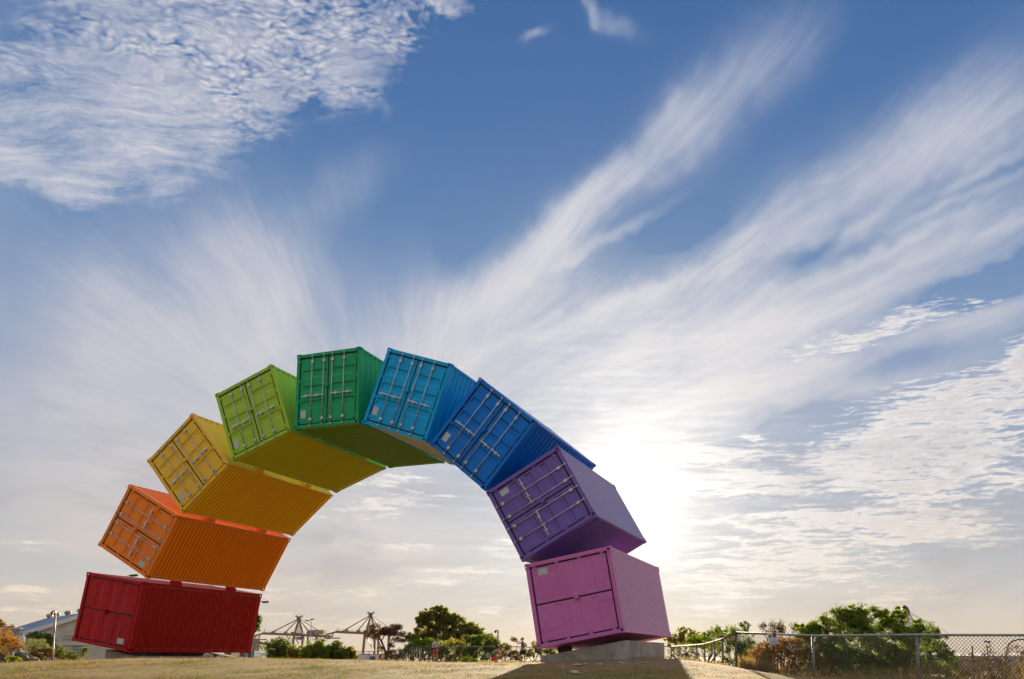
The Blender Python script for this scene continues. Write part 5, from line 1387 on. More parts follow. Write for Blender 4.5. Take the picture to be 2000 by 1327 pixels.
# trees in the middle distance, seen through the arch
def eucalypt():
    Y = 88.0; b = gpt(862, Y)
    lob = [L(842, 1208, Y, 22, 20, b), L(862, 1200, Y, 18, 14, b), L(828, 1228, Y, 16, 26, b), L(866, 1222, Y, 26, 22, b), L(886, 1212, Y, 12, 16, b), L(900, 1232, Y, 22, 24, b), L(920, 1228, Y, 14, 14, b), L(935, 1240, Y, 12, 12, b), L(875, 1248, Y, 34, 20, b), L(908, 1256, Y, 24, 16, b), L(846, 1252, Y, 16, 12, b), L(822, 1212, Y, 10, 12, b), L(820, 1250, Y, 9, 12, b)]
    k = Y / FPX
    T = lambda x, y: tuple(at(x, y, Y) - b)
    tr = [(T(838, 1296), T(836, 1240), 0.16, 0.10), (T(846, 1296), T(852, 1236), 0.14, 0.09), (T(872, 1296), T(878, 1240), 0.18, 0.10), (T(836, 1240), T(842, 1212), 0.10, 0.05), (T(878, 1240), T(896, 1226), 0.10, 0.05), (T(896, 1296), T(905, 1250), 0.12, 0.06), (T(905, 1250), T(930, 1236), 0.06, 0.03)]
    plant('eucalyptus_tree', 'tallest tree, olive green eucalyptus seen through the arch', 'tree', b, lob, 34000, 0.26, 'leaf_olive', 31, trunk=tr, branches=34, tufts=0.014, tuft_r=0.20, shell=0.55, aspect=0.36, up=-0.2, bark='bark_pale', stem_r=0.05, foliage_name='crown', clip=False)
eucalypt()
gM = 'bushes behind the distant fence'
S('bright_bush', 'bright green bush behind the fence at the left foot of the eucalyptus', 822, 74.0, [(812, 1262, 18, 12), (838, 1258, 22, 12), (800, 1268, 12, 10), (855, 1262, 12, 10)], 7000, 0.16, 'leaf_lime', 32, group=gM, tufts=0.04, clip=False)
S('olive_bush', 'dark bush behind the standing child with red shorts', 862, 72.0, [(860, 1272, 24, 18), (884, 1268, 22, 22), (905, 1276, 18, 18)], 7000, 0.17, 'leaf_olive', 33, group=gM, tufts=0.04, clip=False)
S('olive_bush', 'broad mid-green bush right of the eucalyptus trunks', 938, 70.0, [(925, 1258, 22, 16), (945, 1256, 24, 18), (962, 1262, 16, 14), (940, 1278, 30, 16)], 9000, 0.17, 'leaf_mid', 34, group=gM, tufts=0.04, clip=False)
S('olive_bush', 'small dark clump standing left of the eucalyptus', 806, 80.0, [(804, 1246, 12, 8), (812, 1252, 8, 8)], 2200, 0.18, 'leaf_olive', 35, group=gM, tufts=0.04, clip=False)
S('brown_bush', 'brownish bush behind the left half of the distant fence', 790, 78.0, [(770, 1280, 22, 12), (800, 1276, 26, 16), (830, 1282, 18, 12), (752, 1284, 14, 8)], 7500, 0.12, 'leaf_rust', 36, group=gM, tufts=0.04, clip=False)
S('lime_bush', 'low lime-green bush at the foot of the fence left of the crouching child', 918, 57.0, [(916, 1290, 14, 7), (930, 1294, 16, 5), (905, 1292, 8, 5)], 2600, 0.10, 'leaf_lime', 37, group=gM, tufts=0.05)
S('brown_bush', 'orange-brown scrub behind the crouching child', 985, 68.0, [(978, 1280, 12, 10), (998, 1280, 12, 10), (1012, 1284, 10, 8)], 3200, 0.13, 'leaf_rust', 38, group=gM, tufts=0.04, clip=False)
S('olive_bush', 'loose olive scrub between the standing person and the pink container', 1042, 70.0, [(1030, 1276, 12, 12), (1046, 1266, 12, 14), (1062, 1274, 14, 14), (1085, 1276, 14, 12)], 5000, 0.14, 'leaf_olive', 39, group=gM, tufts=0.03, shell=0.2, clip=False)
S('sprig_tree', 'thin sapling with a small tuft left of the standing person', 1006, 66.0, [(1003, 1247, 4, 3), (1007, 1252, 3, 4), (1001, 1250, 3, 2)], 220, 0.13, 'leaf_rust', 40, group=gM, cat='sapling', trunk=[((0.1, 0, 0), (0.15, 0, 1.5), 0.03, 0.015)], branches=4, stem_r=0.012, clip=False)
S('olive_bush', 'dark scrub at the back between the eucalyptus and the camera pole', 955, 86.0, [(948, 1252, 8, 10), (958, 1248, 8, 8), (970, 1262, 10, 10), (985, 1266, 10, 8)], 3600, 0.18, 'leaf_olive', 56, group=gM, tufts=0.04, clip=False)

def dead_pine():
    Y = 76.0; b = gpt(752, Y); rr = random.Random(8); T = lambda x, y, dy=0: at(x, y, Y + dy) - b
    root = thing('dead_pine', 'browned flat-topped pine with a bare leaning trunk, before the right port crane', 'tree', b)
    mb = MB(); mb.smooth = True
    for pts, r in (([(755, 1296), (752, 1270), (745, 1252), (738, 1242), (728, 1232)], 0.11), ([(752, 1270), (744, 1262), (735, 1246)], 0.07), ([(745, 1252), (752, 1240), (765, 1230)], 0.06), ([(755, 1296), (757, 1275), (762, 1258), (770, 1240)], 0.08), ([(762, 1258), (775, 1252), (787, 1250)], 0.05)):
        mb.tube([T(*p, rr.uniform(-.3, .3)) for p in pts], [r * (1 - 0.7 * k / len(pts)) for k in range(len(pts))], 6)
    mb.build('trunk', MATS['bark'], root)
    lob = [L(*q, Y, 0, 0, b)[0] for q in ()]
    specs = [(728, 1228, 9, 5), (735, 1222, 7, 3), (722, 1236, 9, 5), (738, 1238, 12, 7), (750, 1233, 10, 7), (764, 1228, 13, 5), (775, 1226, 11, 6), (760, 1237, 10, 4), (785, 1238, 8, 3), (778, 1250, 12, 4), (787, 1252, 7, 3), (730, 1246, 8, 4), (716, 1244, 5, 3), (770, 1236, 8, 4), (743, 1268, 7, 4), (765, 1262, 8, 3)]
    lob = [L(x, y, Y + rr.uniform(-.5, .5), a, c_, b) for x, y, a, c_ in specs]
    rs = np.random.default_rng(9); P, B = clump_points(lob, 7000, rs, 0.2, 0.05, 0.3)
    me = leaf_mesh('needles', P, B, 0.20, 'leaf_brown', rs, 0.0, 0.16, 0.3)
    o = bpy.data.objects.new('crown', me); col.objects.link(o); o.parent = root; o['kind'] = 'stuff'
dead_pine()

# the row of green bushes between the red container and the pine
gG = 'green bushes in a row right of the red container'
S('green_bush', 'loose feathery bush with pale tips, leftmost of the row right of the red container', 545, 55.0, [(535, 1272, 18, 18), (556, 1262, 18, 16), (548, 1282, 26, 10), (526, 1258, 8, 6), (545, 1250, 7, 6), (566, 1272, 12, 14)], 6000, 0.15, 'leaf_mid', 41, group=gG, tufts=0.03, tuft_r=0.32, shell=0.2, droop=0.5)
S('green_bush', 'dark round bush, second of the row right of the red container', 578, 53.0, [(577, 1276, 13, 14), (586, 1280, 9, 11), (570, 1282, 9, 9)], 4000, 0.13, 'leaf_olive', 42, group=gG, tufts=0.04, droop=0.4)
S('green_bush', 'largest sunlit yellow-green bush in the middle of the row', 614, 52.0, [(606, 1274, 18, 18), (622, 1268, 14, 18), (630, 1278, 12, 14), (598, 1280, 14, 12), (618, 1284, 20, 9)], 8500, 0.13, 'leaf_bright', 43, group=gG, tufts=0.04, droop=0.5)
S('green_bush', 'rounded green bush with wispy top, fourth of the row', 652, 53.0, [(645, 1274, 15, 14), (660, 1270, 14, 15), (652, 1284, 20, 9), (656, 1256, 6, 4)], 6500, 0.13, 'leaf_mid', 44, group=gG, tufts=0.04, droop=0.5)
S('green_bush', 'low dark bush at the right end of the row', 684, 54.0, [(680, 1276, 13, 13), (690, 1282, 10, 9), (672, 1284, 10, 8)], 4500, 0.12, 'leaf_olive', 45, group=gG, tufts=0.04, droop=0.4)
S('garden_tree', 'tree whose leafy edge shows right beside the top of the red container', 488, 62.0, [(494, 1218, 14, 14), (484, 1204, 14, 14), (476, 1226, 16, 16), (500, 1208, 8, 8)], 3500, 0.20, 'leaf_mid', 46, cat='tree', trunk=[((0, 0, -.2), (0.1, 0, 1.9), 0.12, 0.07)], branches=12, tufts=0.05, clip=False)

# the left edge
gL = 'shrubs at the left edge'
S('orange_bush', 'bright orange bush on top of the rocks at the left edge', 14, 46.7, [(8, 1252, 20, 22), (24, 1258, 18, 16), (-14, 1256, 18, 22), (34, 1266, 10, 10)], 9000, 0.07, 'leaf_orange', 47, group=gL, tufts=0.04, tuft_r=0.16, shell=0.7, clip=False, stem_r=0.015)
S('green_shrub', 'dark green rounded shrub before the pale shed', 78, 55.0, [(64, 1248, 16, 12), (84, 1250, 16, 14), (98, 1258, 10, 12), (72, 1262, 16, 12)], 6500, 0.10, 'leaf_mid', 48, group=gL, tufts=0.04, clip=False)
S('feathery_shrub', 'pale grey-green feathery shrub above the rocks', 70, 49.3, [(58, 1262, 16, 13), (78, 1264, 18, 12), (92, 1268, 10, 9)], 6500, 0.075, 'leaf_greygreen', 49, group=gL, tufts=0.04, up=1.0, aspect=0.2, clip=False)
S('mixed_scrub', 'low olive and rust scrub between the rocks and the weeds', 98, 49.3, [(82, 1276, 20, 10), (104, 1276, 18, 10), (122, 1282, 14, 8), (68, 1280, 12, 7)], 6500, 0.075, 'leaf_rust', 50, group=gL, tufts=0.04, clip=False)
S('mixed_scrub', 'thin green weeds at the foot of the shed, left of the concrete block', 150, 48.6, [(132, 1280, 12, 8), (148, 1282, 12, 8), (162, 1276, 7, 12), (120, 1270, 8, 9)], 3500, 0.075, 'leaf_mid', 51, group=gL, tufts=0.03, tuft_r=0.34, shell=0.1, clip=False)
S('bright_round_bush', 'small bright green cushion bush at the foot of the rocks', 28, 40.3, [(22, 1289, 9, 7), (33, 1290, 9, 6)], 2600, 0.05, 'leaf_lime', 52, group=gL, tufts=0.06, shell=0.8)
S('rust_bush', 'brownish-orange bush growing in front of the leftmost boulder', -2, 41.0, [(0, 1276, 14, 14), (10, 1280, 8, 10)], 2800, 0.05, 'leaf_rust', 53, group=gL, tufts=0.05, clip=False)
S('dark_treetop', 'dark treetop rising behind the grey wall at the left edge', 8, 96.0, [(6, 1224, 12, 8), (20, 1228, 8, 6), (-8, 1220, 12, 10)], 2500, 0.18, 'leaf_rust', 54, group=gL, cat='tree', clip=False, trunk=[((0, 0, -.2), (-.2, 0, 1.8), 0.12, 0.06)])

# dry reeds by the corner post and stalks by the right posts
def reeds(name, label, px0, px1, Y, n, h, lean, m, seed, cat='grass', w=0.006, bent=0.25):
    rr = random.Random(seed); mb = MB(); b = gpt((px0 + px1) / 2, Y)
    for k in range(n):
        px = rr.uniform(px0, px1); y = Y + rr.uniform(-.5, .5); p = gpt(px, y) - b; hh = h * rr.uniform(0.45, 1.1)
        d = Vector((rr.gauss(lean, bent), rr.gauss(0, bent), 1)).normalized(); e = p + d * hh; s = Vector((rr.uniform(-1, 1), rr.uniform(-1, 1), 0)).normalized() * w
        mid = p.lerp(e, 0.55) + Vector((0, 0, 0.04 * hh))
        q = mb.verts([p - s, p + s, mid + s * 0.8, mid - s * 0.8, e]); mb.face((q, q + 1, q + 2, q + 3)); mb.face((q + 3, q + 2, q + 4))
        if rr.random() < 0.35:
            for _ in range(5):
                a = mid.lerp(e, rr.random()); f = a + Vector((rr.gauss(0, 1), rr.gauss(0, 1), 0.5)) * 0.05; q = mb.verts([a, a + s * 1.5, f]); mb.face((q, q + 1, q + 2))
    o = mb.build(name, MATS[m]); o.location = b
    return tag(o, label, cat, None, 'stuff')
reeds('dry_reeds', 'clump of dry straw-coloured grass at the foot of the fence corner post', 1442, 1512, 24.5, 900, 0.42, 0.05, 'leaf_straw', 61)
reeds('dry_reeds', 'dry stalks along the foot of the right fence', 1520, 1800, 22.8, 500, 0.35, 0.2, 'leaf_straw', 62, bent=0.5)
reeds('dry_stalks', 'tall dry bent stalks in the right corner behind the fence', 1755, 2010, 21.3, 260, 0.85, 0.5, 'leaf_straw', 63, w=0.008, bent=0.45)
reeds('dry_reeds', 'dry grass fringe along the distant fence', 770, 1060, 59.5, 900, 0.16, 0.0, 'leaf_straw', 64, w=0.016)
reeds('dry_reeds', 'tufts of dry grass round the concrete block and the bank', 1040, 1420, 24.2, 700, 0.10, 0.0, 'leaf_straw', 65, w=0.005, bent=0.5)

# ---------------------------------------------------------------- the lawn's grass
def turf_leaf(g, out):
    r = g.geo('Random Per Island'); P = g.geo('Position')
    n1 = g.noise(P, 0.35, 5, 0.6); n2 = g.noise(P, 2.3, 5, 0.65)
    straw = g.ramp(r, [(0, (0.165, 0.118, 0.034, 1)), (0.5, (0.275, 0.2, 0.062, 1)), (1, (0.40, 0.305, 0.125, 1))])
    green = g.ramp(r, [(0, (0.075, 0.085, 0.012, 1)), (0.6, (0.165, 0.16, 0.022, 1)), (1, (0.27, 0.24, 0.05, 1))])
    k = g.step(g.m('ADD', n1, g.m('MULTIPLY', g.m('SUBTRACT', n2, 0.5), 0.5)), 0.44, 0.62)
    cc = g.mix(g.m('MULTIPLY', k, 0.85), straw, green)
    n4 = g.noise(P, 5.5, 5, 0.7)
    cc = g.mix(g.m('MULTIPLY', g.step(n4, 0.48, 0.62), 0.6), cc, g.mix(1.0, cc, (0.42, 0.38, 0.34, 1), 'MULTIPLY'))
    b = g.n.new('ShaderNodeBsdfDiffuse'); g.l.new(cc, b.inputs[0]); t = g.n.new('ShaderNodeBsdfTranslucent'); g.l.new(cc, t.inputs[0])
    mx = g.n.new('ShaderNodeMixShader'); mx.inputs[0].default_value = 0.42
    g.l.new(b.outputs[0], mx.inputs[1]); g.l.new(t.outputs[0], mx.inputs[2]); g.l.new(mx.outputs[0], out.inputs['Surface'])
mat('turf_blade', turf_leaf)
def lawn():
    rs = np.random.default_rng(77); N = 330000
    u = rs.uniform(0, 1, N); Y = 13.5 * (64 / 13.5) ** (u ** 1.25)                       # thinner with distance
    px = rs.uniform(-60, 2060, N); X = (px - PPX) / FPX * Y
    # trodden ground stays bare
    def nz(f, s): return np.sin(X * f + s) * np.cos(Y * f * 1.3 + s * 2) + 0.6 * np.sin(X * f * 2.1 - Y * f * 1.7 + s)
    dens = 0.62 + 0.36 * nz(0.8, 1.0) * nz(0.37, 3.0) + 0.3 * nz(2.6, 2.0)
    bare = np.exp(-(((X - 1.6) / 4.6) ** 2 + ((Y - 23.5) / 4.0) ** 2)) * 1.15
    keep = (rs.uniform(0, 1, N) < np.clip(dens - bare, 0.03, 1)) & ~((X > 3.6) & (Y > 23.4) & (Y < 66)) & (X < 4.2 + (24.5 - Y) * 1.05 + 1.4)
    X, Y = X[keep], Y[keep]
    # scattered taller tufts
    tY = 14 * (50 / 14) ** rs.uniform(0, 1, 220); tX = (rs.uniform(-40, 1500, 220) - PPX) / FPX * tY
    tX = np.repeat(tX, 34) + rs.normal(0, 0.10, 220 * 34); tY = np.repeat(tY, 34) + rs.normal(0, 0.10, 220 * 34)
    ok = (tX < 4.2 + (24.5 - tY) * 1.05) & ~((tX > 3.6) & (tY > 23.4))
    nt = int(ok.sum()); X = np.concatenate([X, tX[ok]]); Y = np.concatenate([Y, tY[ok]]); n = len(X); Z = gz(X, Y)
    k = np.clip(Y / 20, 0.8, 3.0); nz2 = np.sin(X * 1.7 + 2) * np.cos(Y * 1.1 + X * .6) + 0.7 * np.sin(X * 4.3 - Y * 2.9)
    h = rs.gamma(4, 0.0062, n) * (0.8 + 0.3 * k) * np.clip(0.8 + 0.6 * nz2, 0.3, 2.0); h[n - nt:] *= 2.0; w = 0.0042 * k
    a = rs.uniform(0, 2 * np.pi, n); ln = rs.normal(0, 0.55, (n, 2))
    dx, dy = np.cos(a) * w, np.sin(a) * w
    V = np.empty((n, 3, 3)); V[:, 0] = np.stack([X - dx, Y - dy, Z - 0.004], 1); V[:, 1] = np.stack([X + dx, Y + dy, Z - 0.004], 1); V[:, 2] = np.stack([X + ln[:, 0] * h, Y + ln[:, 1] * h, Z + h], 1)
    me = bpy.data.meshes.new('lawn_grass')
    me.vertices.add(n * 3); me.vertices.foreach_set('co', V.astype(np.float32).ravel())
    me.loops.add(n * 3); me.loops.foreach_set('vertex_index', np.arange(n * 3, dtype=np.int32))
    me.polygons.add(n); me.polygons.foreach_set('loop_start', np.arange(0, n * 3, 3, dtype=np.int32)); me.update(calc_edges=True)
    me.materials.append(MATS['turf_blade'])
    o = bpy.data.objects.new('lawn_grass', me); col.objects.link(o)
    tag(o, 'short dry grass of the lawn', 'grass', kind='stuff')
lawn()

# ---------------------------------------------------------------- three people by the distant fence
mat('skin', plain, color=(0.42, 0.22, 0.14), rough=0.5, var=0.1)
mat('hair_dark', plain, color=(0.02, 0.013, 0.009), rough=0.6, var=0.3)
mat('hair_brown', plain, color=(0.10, 0.05, 0.025), rough=0.6, var=0.3)
mat('cloth_red', plain, color=(0.52, 0.055, 0.035), rough=0.8, var=0.2)
mat('cloth_white', plain, color=(0.55, 0.53, 0.50), rough=0.8, var=0.1)
mat('cloth_slate', plain, color=(0.10, 0.105, 0.115), rough=0.8, var=0.2)
mat('cloth_black', plain, color=(0.018, 0.018, 0.022), rough=0.8, var=0.2)
mat('cloth_blue', plain, color=(0.035, 0.075, 0.12), rough=0.8, var=0.3)
mat('cloth_cream', plain, color=(0.50, 0.44, 0.38), rough=0.8, var=0.15)
def skinned(name, joints, edges, m, parent, rootv=0, sub=2):
    """a continuous body grown round a stick skeleton: joints are (x, y, z, radius or (rx, ry))"""
    me = bpy.data.meshes.new(name); me.from_pydata([j[:3] for j in joints], edges, []); me.update()
    o = bpy.data.objects.new(name, me); col.objects.link(o)
    md = o.modifiers.new('skin', 'SKIN'); md.use_smooth_shade = True
    for v, j in zip(me.skin_vertices[0].data, joints):
        v.radius = j[3] if isinstance(j[3], tuple) else (j[3], j[3])
    me.skin_vertices[0].data[rootv].use_root = True
    s = o.modifiers.new('sub', 'SUBSURF'); s.levels = s.render_levels = sub
    dg = bpy.context.evaluated_depsgraph_get(); ev = o.evaluated_get(dg)
    m2 = bpy.data.meshes.new_from_object(ev); m2.name = name
    o.modifiers.clear(); o.data = m2; m2.materials.clear(); m2.materials.append(MATS[m])
    o.parent = parent
    return o
def head_bits(root, c, r, face, hair, cap=None, turn=0.0):
    """hair shell, nose, ears, eyes on a head centred at c; face is the direction looked in"""
    c = Vector(c); f = Vector(face).normalized(); s = f.cross(Vector((0, 0, 1))).normalized(); u = s.cross(f)
    mb = MB(); mb.smooth = True; mb.ball(c + Vector((0, 0, r * 0.12)) - f * r * 0.18, r * 1.06, 12, 8, (1, 1, 1.02)); mb.build('hair', MATS[hair], root)
    mb = MB()
    for k in (-1, 1): mb.ball(c + f * r * 0.86 + s * k * r * 0.34 + u * r * 0.08, r * 0.11, 6, 5)
    mb.build('eyes', MATS['cloth_black'], root)
    mb = MB(); mb.smooth = True; mb.ball(c + f * r * 1.0 - u * r * 0.15, r * 0.17, 6, 5); 
    for k in (-1, 1): mb.ball(c + s * k * r * 0.98 - u * r * 0.1, r * 0.2, 6, 5, (0.6, 0.9, 1.2))
    mb.build('nose_and_ears', MATS['skin'], root)
    mb = MB(); mb.cbox(c + f * r * 0.9 - u * r * 0.45, (r * 0.45 * abs(s.x) + 0.01, 0.012, r * 0.08)); mb.build('mouth', MATS['cloth_red'], root)
    if cap:
        mb = MB(); mb.smooth = True; mb.lathe([(r * 1.14, r * 0.28), (r * 1.14, r * 0.5), (r * 0.98, r * 0.92), (r * 0.55, r * 1.18), (0.01, r * 1.22)], tuple(c), 14)
        q = c + f * r * 0.95 + Vector((0, 0, r * 0.36)); mb.ball(q, r * 0.9, 10, 6, (1.0, 1.0, 0.1)); mb.build('cap', MATS[cap], root)
def hand(mb, w, d, side, curl=0.3, k=0.10):
    """palm, four unequal fingers and a thumb, k the hand's length"""
    w = Vector(w); d = Vector(d).normalized(); s = d.cross(Vector(side)).normalized(); n = s.cross(d)
    mb.tube([w, w + d * k * 0.25, w + d * k * 0.5], [k * 0.16, k * 0.22, k * 0.21], 7)
    for i, l in enumerate((0.42, 0.5, 0.46, 0.36)):
        b = w + d * k * 0.48 + s * (i - 1.5) * k * 0.115; e = b + (d + n * curl * 0.5).normalized() * k * l * 0.55; t = e + (d + n * curl * 1.6).normalized() * k * l * 0.5
        mb.tube([b, e, t], [k * 0.06, k * 0.055, k * 0.042], 5)
    b = w + d * k * 0.15 - s * k * 0.18; mb.tube([b, b + (d * 0.6 - s * 0.6).normalized() * k * 0.26, b + (d - s * 0.3).normalized() * k * 0.46], [k * 0.075, k * 0.065, k * 0.048], 5)

def standing_red():
    Y = 54.5; b = gpt(850, Y); H = 1.585
    root = thing('person', 'person standing in white shirt, red shorts and dark cap, a strap across the chest', 'person', b, 'people on the lawn')
    # facing the camera (-y); x to the right
    J = [(0, 0, .86, .115), (0, 0, 1.02, (.10, .085)), (0, .01, 1.16, (.12, .09)), (0, .01, 1.27, (.11, .08)), (0, 0, 1.34, .045), (0, -.01, 1.40, .05), (0, -.01, 1.46, (.075, .085)), (0, -.01, 1.52, (.07, .08)),
         (-.09, 0, .80, .085), (-.10, -.01, .47, .052), (-.10, .02, .26, .05), (-.10, .02, .07, .033), (-.105, -.10, .03, .03),
         (.09, 0, .80, .085), (.085, .0, .47, .052), (.075, .02, .26, .05), (.07, .02, .07, .033), (.08, -.10, .03, .03),
         (-.17, .01, 1.25, .05), (-.215, .02, 1.03, .038), (-.17, -.12, .93, .033), (-.10, -.17, .97, .026), (.17, .01, 1.25, .05), (.235, .03, 1.04, .038), (.20, -.10, .95, .033), (.12, -.17, .99, .026)]
    E_ = [(0, 1), (1, 2), (2, 3), (3, 4), (4, 5), (5, 6), (6, 7), (0, 8), (8, 9), (9, 10), (10, 11), (11, 12), (0, 13), (13, 14), (14, 15), (15, 16), (16, 17), (3, 18), (18, 19), (19, 20), (20, 21), (3, 22), (22, 23), (23, 24), (24, 25)]
    skinned('body', J, E_, 'skin', root)
    S_ = [(0, 0, .90, (.135, .115)), (0, 0, 1.03, (.125, .105)), (0, .01, 1.16, (.14, .108)), (0, .01, 1.28, (.12, .09)), (-.17, .01, 1.255, .065), (-.215, .02, 1.08, .058), (.17, .01, 1.255, .065), (.235, .03, 1.09, .058)]
    skinned('shirt', S_, [(0, 1), (1, 2), (2, 3), (3, 4), (4, 5), (3, 6), (6, 7)], 'cloth_white', root)
    K = [(0, 0, .86, (.14, .12)), (-.09, 0, .76, .105), (-.105, 0, .54, .098), (.09, 0, .76, .105), (.095, 0, .54, .098)]
    skinned('shorts', K, [(0, 1), (1, 2), (0, 3), (3, 4)], 'cloth_red', root)
    W_ = [(-.16, -.02, .93, .05), (0, -.12, .90, .06), (.16, -.02, .93, .05), (0, .11, .92, .05), (.06, -.14, .80, .045), (-.17, -.06, .82, .05)]
    skinned('tied_jacket', W_, [(0, 1), (1, 2), (2, 3), (1, 4), (0, 5)], 'cloth_blue', root)
    mb = MB(); mb.smooth = True; mb.tube([(.13, -.03, 1.31), (.06, -.125, 1.20), (-.06, -.14, 1.08), (-.16, -.06, .95)], 0.018, 6); mb.build('strap', MATS['cloth_black'], root)
    mb = MB(); mb.bbox((-.26, -.09, .80), (-.15, .04, .96), 0.02); mb.build('hip_bag', MATS['cloth_black'], root)
    mb = MB(); mb.smooth = True; hand(mb, (-.10, -.17, .97), (.9, -.2, .1), (0, 0, 1)); hand(mb, (.12, -.17, .99), (-.9, -.2, -.1), (0, 0, 1)); mb.build('hands', MATS['skin'], root)
    mb = MB()
    for x in (-.105, .075): mb.bbox((x - .045, -.17, 0.0), (x + .045, .07, .075), .025)
    mb.build('shoes', MATS['cloth_slate'], root)
    head_bits(root, (0, -.01, 1.475), .085, (0.15, -1, -.05), 'hair_dark', 'cloth_black')
standing_red()
def crouching():
    Y = 45.0; b = gpt(967, Y)
    root = thing('person', 'dark-haired child crouching on the lawn in a grey shirt and red shorts', 'person', b, 'people on the lawn')
    # seen from the left-behind, turned away to the right; faces +x and a little away
    J = [(-.16, 0, .20, .11), (-.14, 0, .33, (.105, .10)), (-.06, .0, .46, (.115, .10)), (.02, .0, .56, (.10, .085)), (.06, .0, .62, .045), (.09, .0, .69, .06), (.10, .0, .76, (.085, .085)), (.10, 0, .82, (.075, .075)),
         (-.10, -.10, .20, .075), (.17, -.13, .36, .062), (.06, -.12, .16, .05), (.02, -.12, .05, .035), (.14, -.13, .03, .03),
         (-.10, .10, .20, .075), (.17, .12, .36, .062), (.06, .12, .16, .05), (.02, .12, .05, .035), (.14, .13, .03, .03),
         (.04, -.13, .54, .045), (.06, -.17, .38, .035), (.20, -.10, .33, .028), (.27, -.04, .34, .022), (.04, .13, .54, .045), (.10, .17, .40, .035), (.22, .10, .36, .028), (.28, .05, .35, .022)]
    E_ = [(0, 1), (1, 2), (2, 3), (3, 4), (4, 5), (5, 6), (6, 7), (0, 8), (8, 9), (9, 10), (10, 11), (11, 12), (0, 13), (13, 14), (14, 15), (15, 16), (16, 17), (3, 18), (18, 19), (19, 20), (20, 21), (3, 22), (22, 23), (23, 24), (24, 25)]
    skinned('body', J, E_, 'skin', root)
    skinned('shirt', [(-.17, 0, .24, (.135, .13)), (-.14, 0, .34, (.135, .125)), (-.06, 0, .47, (.135, .12)), (.02, 0, .57, (.11, .10)), (.04, -.13, .54, .06), (.055, -.165, .44, .052), (.04, .13, .54, .06), (.08, .16, .45, .052)], [(0, 1), (1, 2), (2, 3), (3, 4), (4, 5), (3, 6), (6, 7)], 'cloth_slate', root)
    skinned('shorts', [(-.15, 0, .19, (.13, .12)), (-.08, -.10, .21, .095), (.11, -.13, .33, .082), (-.08, .10, .21, .095), (.11, .12, .33, .082)], [(0, 1), (1, 2), (0, 3), (3, 4)], 'cloth_red', root)
    mb = MB(); mb.smooth = True; hand(mb, (.27, -.04, .34), (.8, .3, -.3), (0, 0, 1), k=.08); hand(mb, (.28, .05, .35), (.8, -.3, -.3), (0, 0, 1), k=.08); mb.build('hands', MATS['skin'], root)
    mb = MB()
    for y in (-.125, .125): mb.bbox((-.03, y - .04, 0.0), (.19, y + .04, .06), .02)
    mb.build('shoes', MATS['cloth_slate'], root)
    head_bits(root, (.10, 0, .785), .098, (.75, .65, -.12), 'hair_dark')
    root.scale = (1.05, 1.05, 1.05)
crouching()
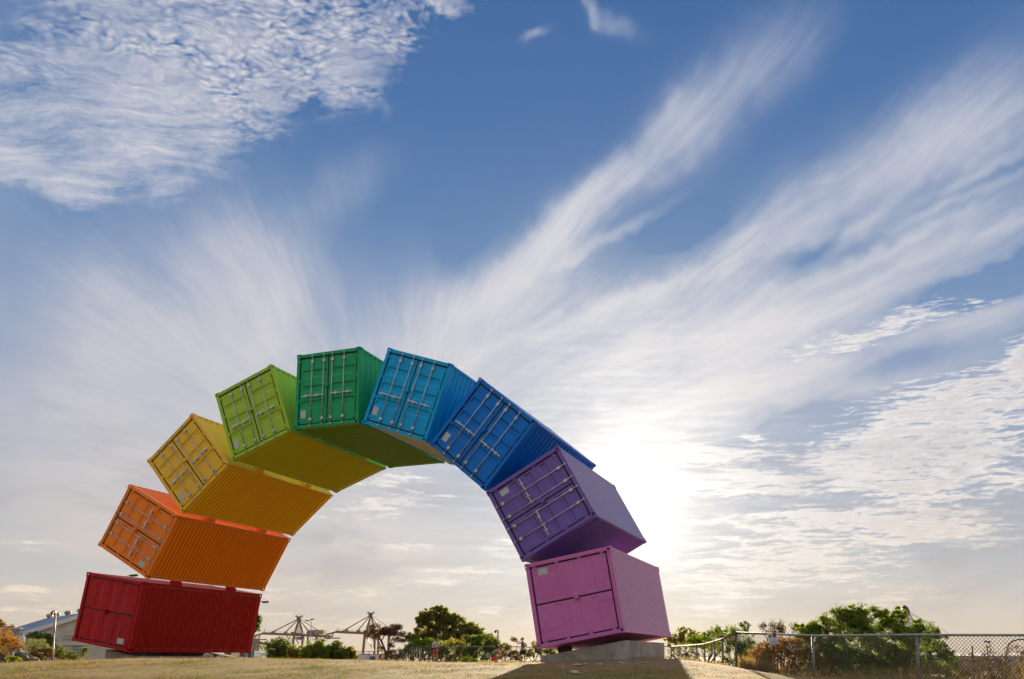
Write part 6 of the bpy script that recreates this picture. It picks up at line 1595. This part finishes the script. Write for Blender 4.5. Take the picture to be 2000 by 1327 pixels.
def drinking():
    Y = 55.0; b = gpt(1020.5, Y)
    root = thing('person', 'person in dark sleeveless clothes with a pale backpack, raising a hand to the face', 'person', b, 'people on the lawn')
    # seen from the side-back, facing left (-x) and away
    J = [(0, 0, .87, .11), (0, 0, 1.02, (.095, .085)), (0, 0, 1.18, (.11, .09)), (-.01, 0, 1.29, (.10, .08)), (-.01, 0, 1.36, .042), (-.02, 0, 1.42, .05), (-.025, 0, 1.48, (.075, .08)), (-.025, 0, 1.54, (.07, .075)),
         (-.07, -.03, .80, .085), (-.10, -.04, .47, .055), (-.10, -.02, .27, .052), (-.10, -.01, .07, .034), (-.19, -.02, .03, .03),
         (.07, .03, .80, .085), (.10, .04, .47, .055), (.13, .05, .27, .052), (.15, .06, .07, .034), (.07, .05, .03, .03),
         (-.07, -.15, 1.27, .045), (-.24, -.16, 1.17, .036), (-.29, -.12, 1.27, .032), (-.14, -.07, 1.39, .026), (.02, .15, 1.27, .045), (.05, .17, 1.06, .036), (-.04, .13, .92, .032), (-.10, .10, .90, .026)]
    E_ = [(0, 1), (1, 2), (2, 3), (3, 4), (4, 5), (5, 6), (6, 7), (0, 8), (8, 9), (9, 10), (10, 11), (11, 12), (0, 13), (13, 14), (14, 15), (15, 16), (16, 17), (3, 18), (18, 19), (19, 20), (20, 21), (3, 22), (22, 23), (23, 24), (24, 25)]
    skinned('body', J, E_, 'skin', root)
    skinned('top', [(0, 0, .84, (.145, .12)), (0, 0, 1.0, (.125, .105)), (0, 0, 1.16, (.13, .108)), (-.01, 0, 1.29, (.10, .09)), (-.06, -.14, 1.275, .058), (.01, .14, 1.275, .058)], [(0, 1), (1, 2), (2, 3), (3, 4), (3, 5)], 'cloth_slate', root)
    skinned('shorts', [(0, 0, .86, (.15, .125)), (-.07, -.03, .72, .12), (-.10, -.04, .47, .105), (.08, .03, .72, .12), (.10, .04, .47, .105)], [(0, 1), (1, 2), (0, 3), (3, 4)], 'cloth_black', root)
    skinned('backpack', [(.15, 0, 1.26, (.075, .09)), (.17, 0, 1.12, (.095, .12)), (.165, 0, .98, (.085, .11))], [(0, 1), (1, 2)], 'cloth_cream', root)
    mb = MB(); mb.smooth = True
    for y in (-.08, .08): mb.tube([(.12, y, 1.31), (-.01, y * 1.2, 1.345), (-.10, y * 1.1, 1.22), (.08, y, 1.0)], .014, 6)
    mb.build('shoulder_strap', MATS['cloth_cream'], root)
    mb = MB(); mb.smooth = True; hand(mb, (-.14, -.07, 1.39), (.55, .25, .6), (0, 1, 0), .8); hand(mb, (-.10, .10, .90), (-.8, 0, -.4), (0, 0, 1), .6); mb.build('hands', MATS['skin'], root)
    mb = MB(); mb.smooth = True; mb.lathe([(.02, -.04), (.026, -.03), (.026, .04), (.014, .06), (.014, .075)], (-.135, -.035, 1.455), 10); mb.build('cup', MATS['cloth_slate'], root)
    mb = MB()
    for x, y in ((-.13, -.015), (.12, .06)): mb.bbox((x - .11, y - .042, 0), (x + .09, y + .042, .07), .022)
    mb.build('shoes', MATS['cloth_cream'], root)
    head_bits(root, (-.025, 0, 1.50), .085, (-.9, .3, 0), 'hair_brown')
drinking()

# ---------------------------------------------------------------- the hazy air over the port
def build_haze():
    m = bpy.data.materials.new('sea_haze'); m.use_nodes = True
    nt = m.node_tree; nt.nodes.clear()
    v = nt.nodes.new('ShaderNodeVolumePrincipled'); o = nt.nodes.new('ShaderNodeOutputMaterial')
    v.inputs['Color'].default_value = (0.44, 0.43, 0.42, 1)
    v.inputs['Density'].default_value = 0.00006
    v.inputs['Anisotropy'].default_value = 0.0
    nt.links.new(v.outputs[0], o.inputs['Volume'])
    mb = MB(); mb.box((-7200, -500, -13.0 + EYE), (7200, 9200, 95.0))
    h = mb.build('haze', m)
    h['kind'] = 'stuff'
build_haze()
scene.cycles.volume_bounces = 0
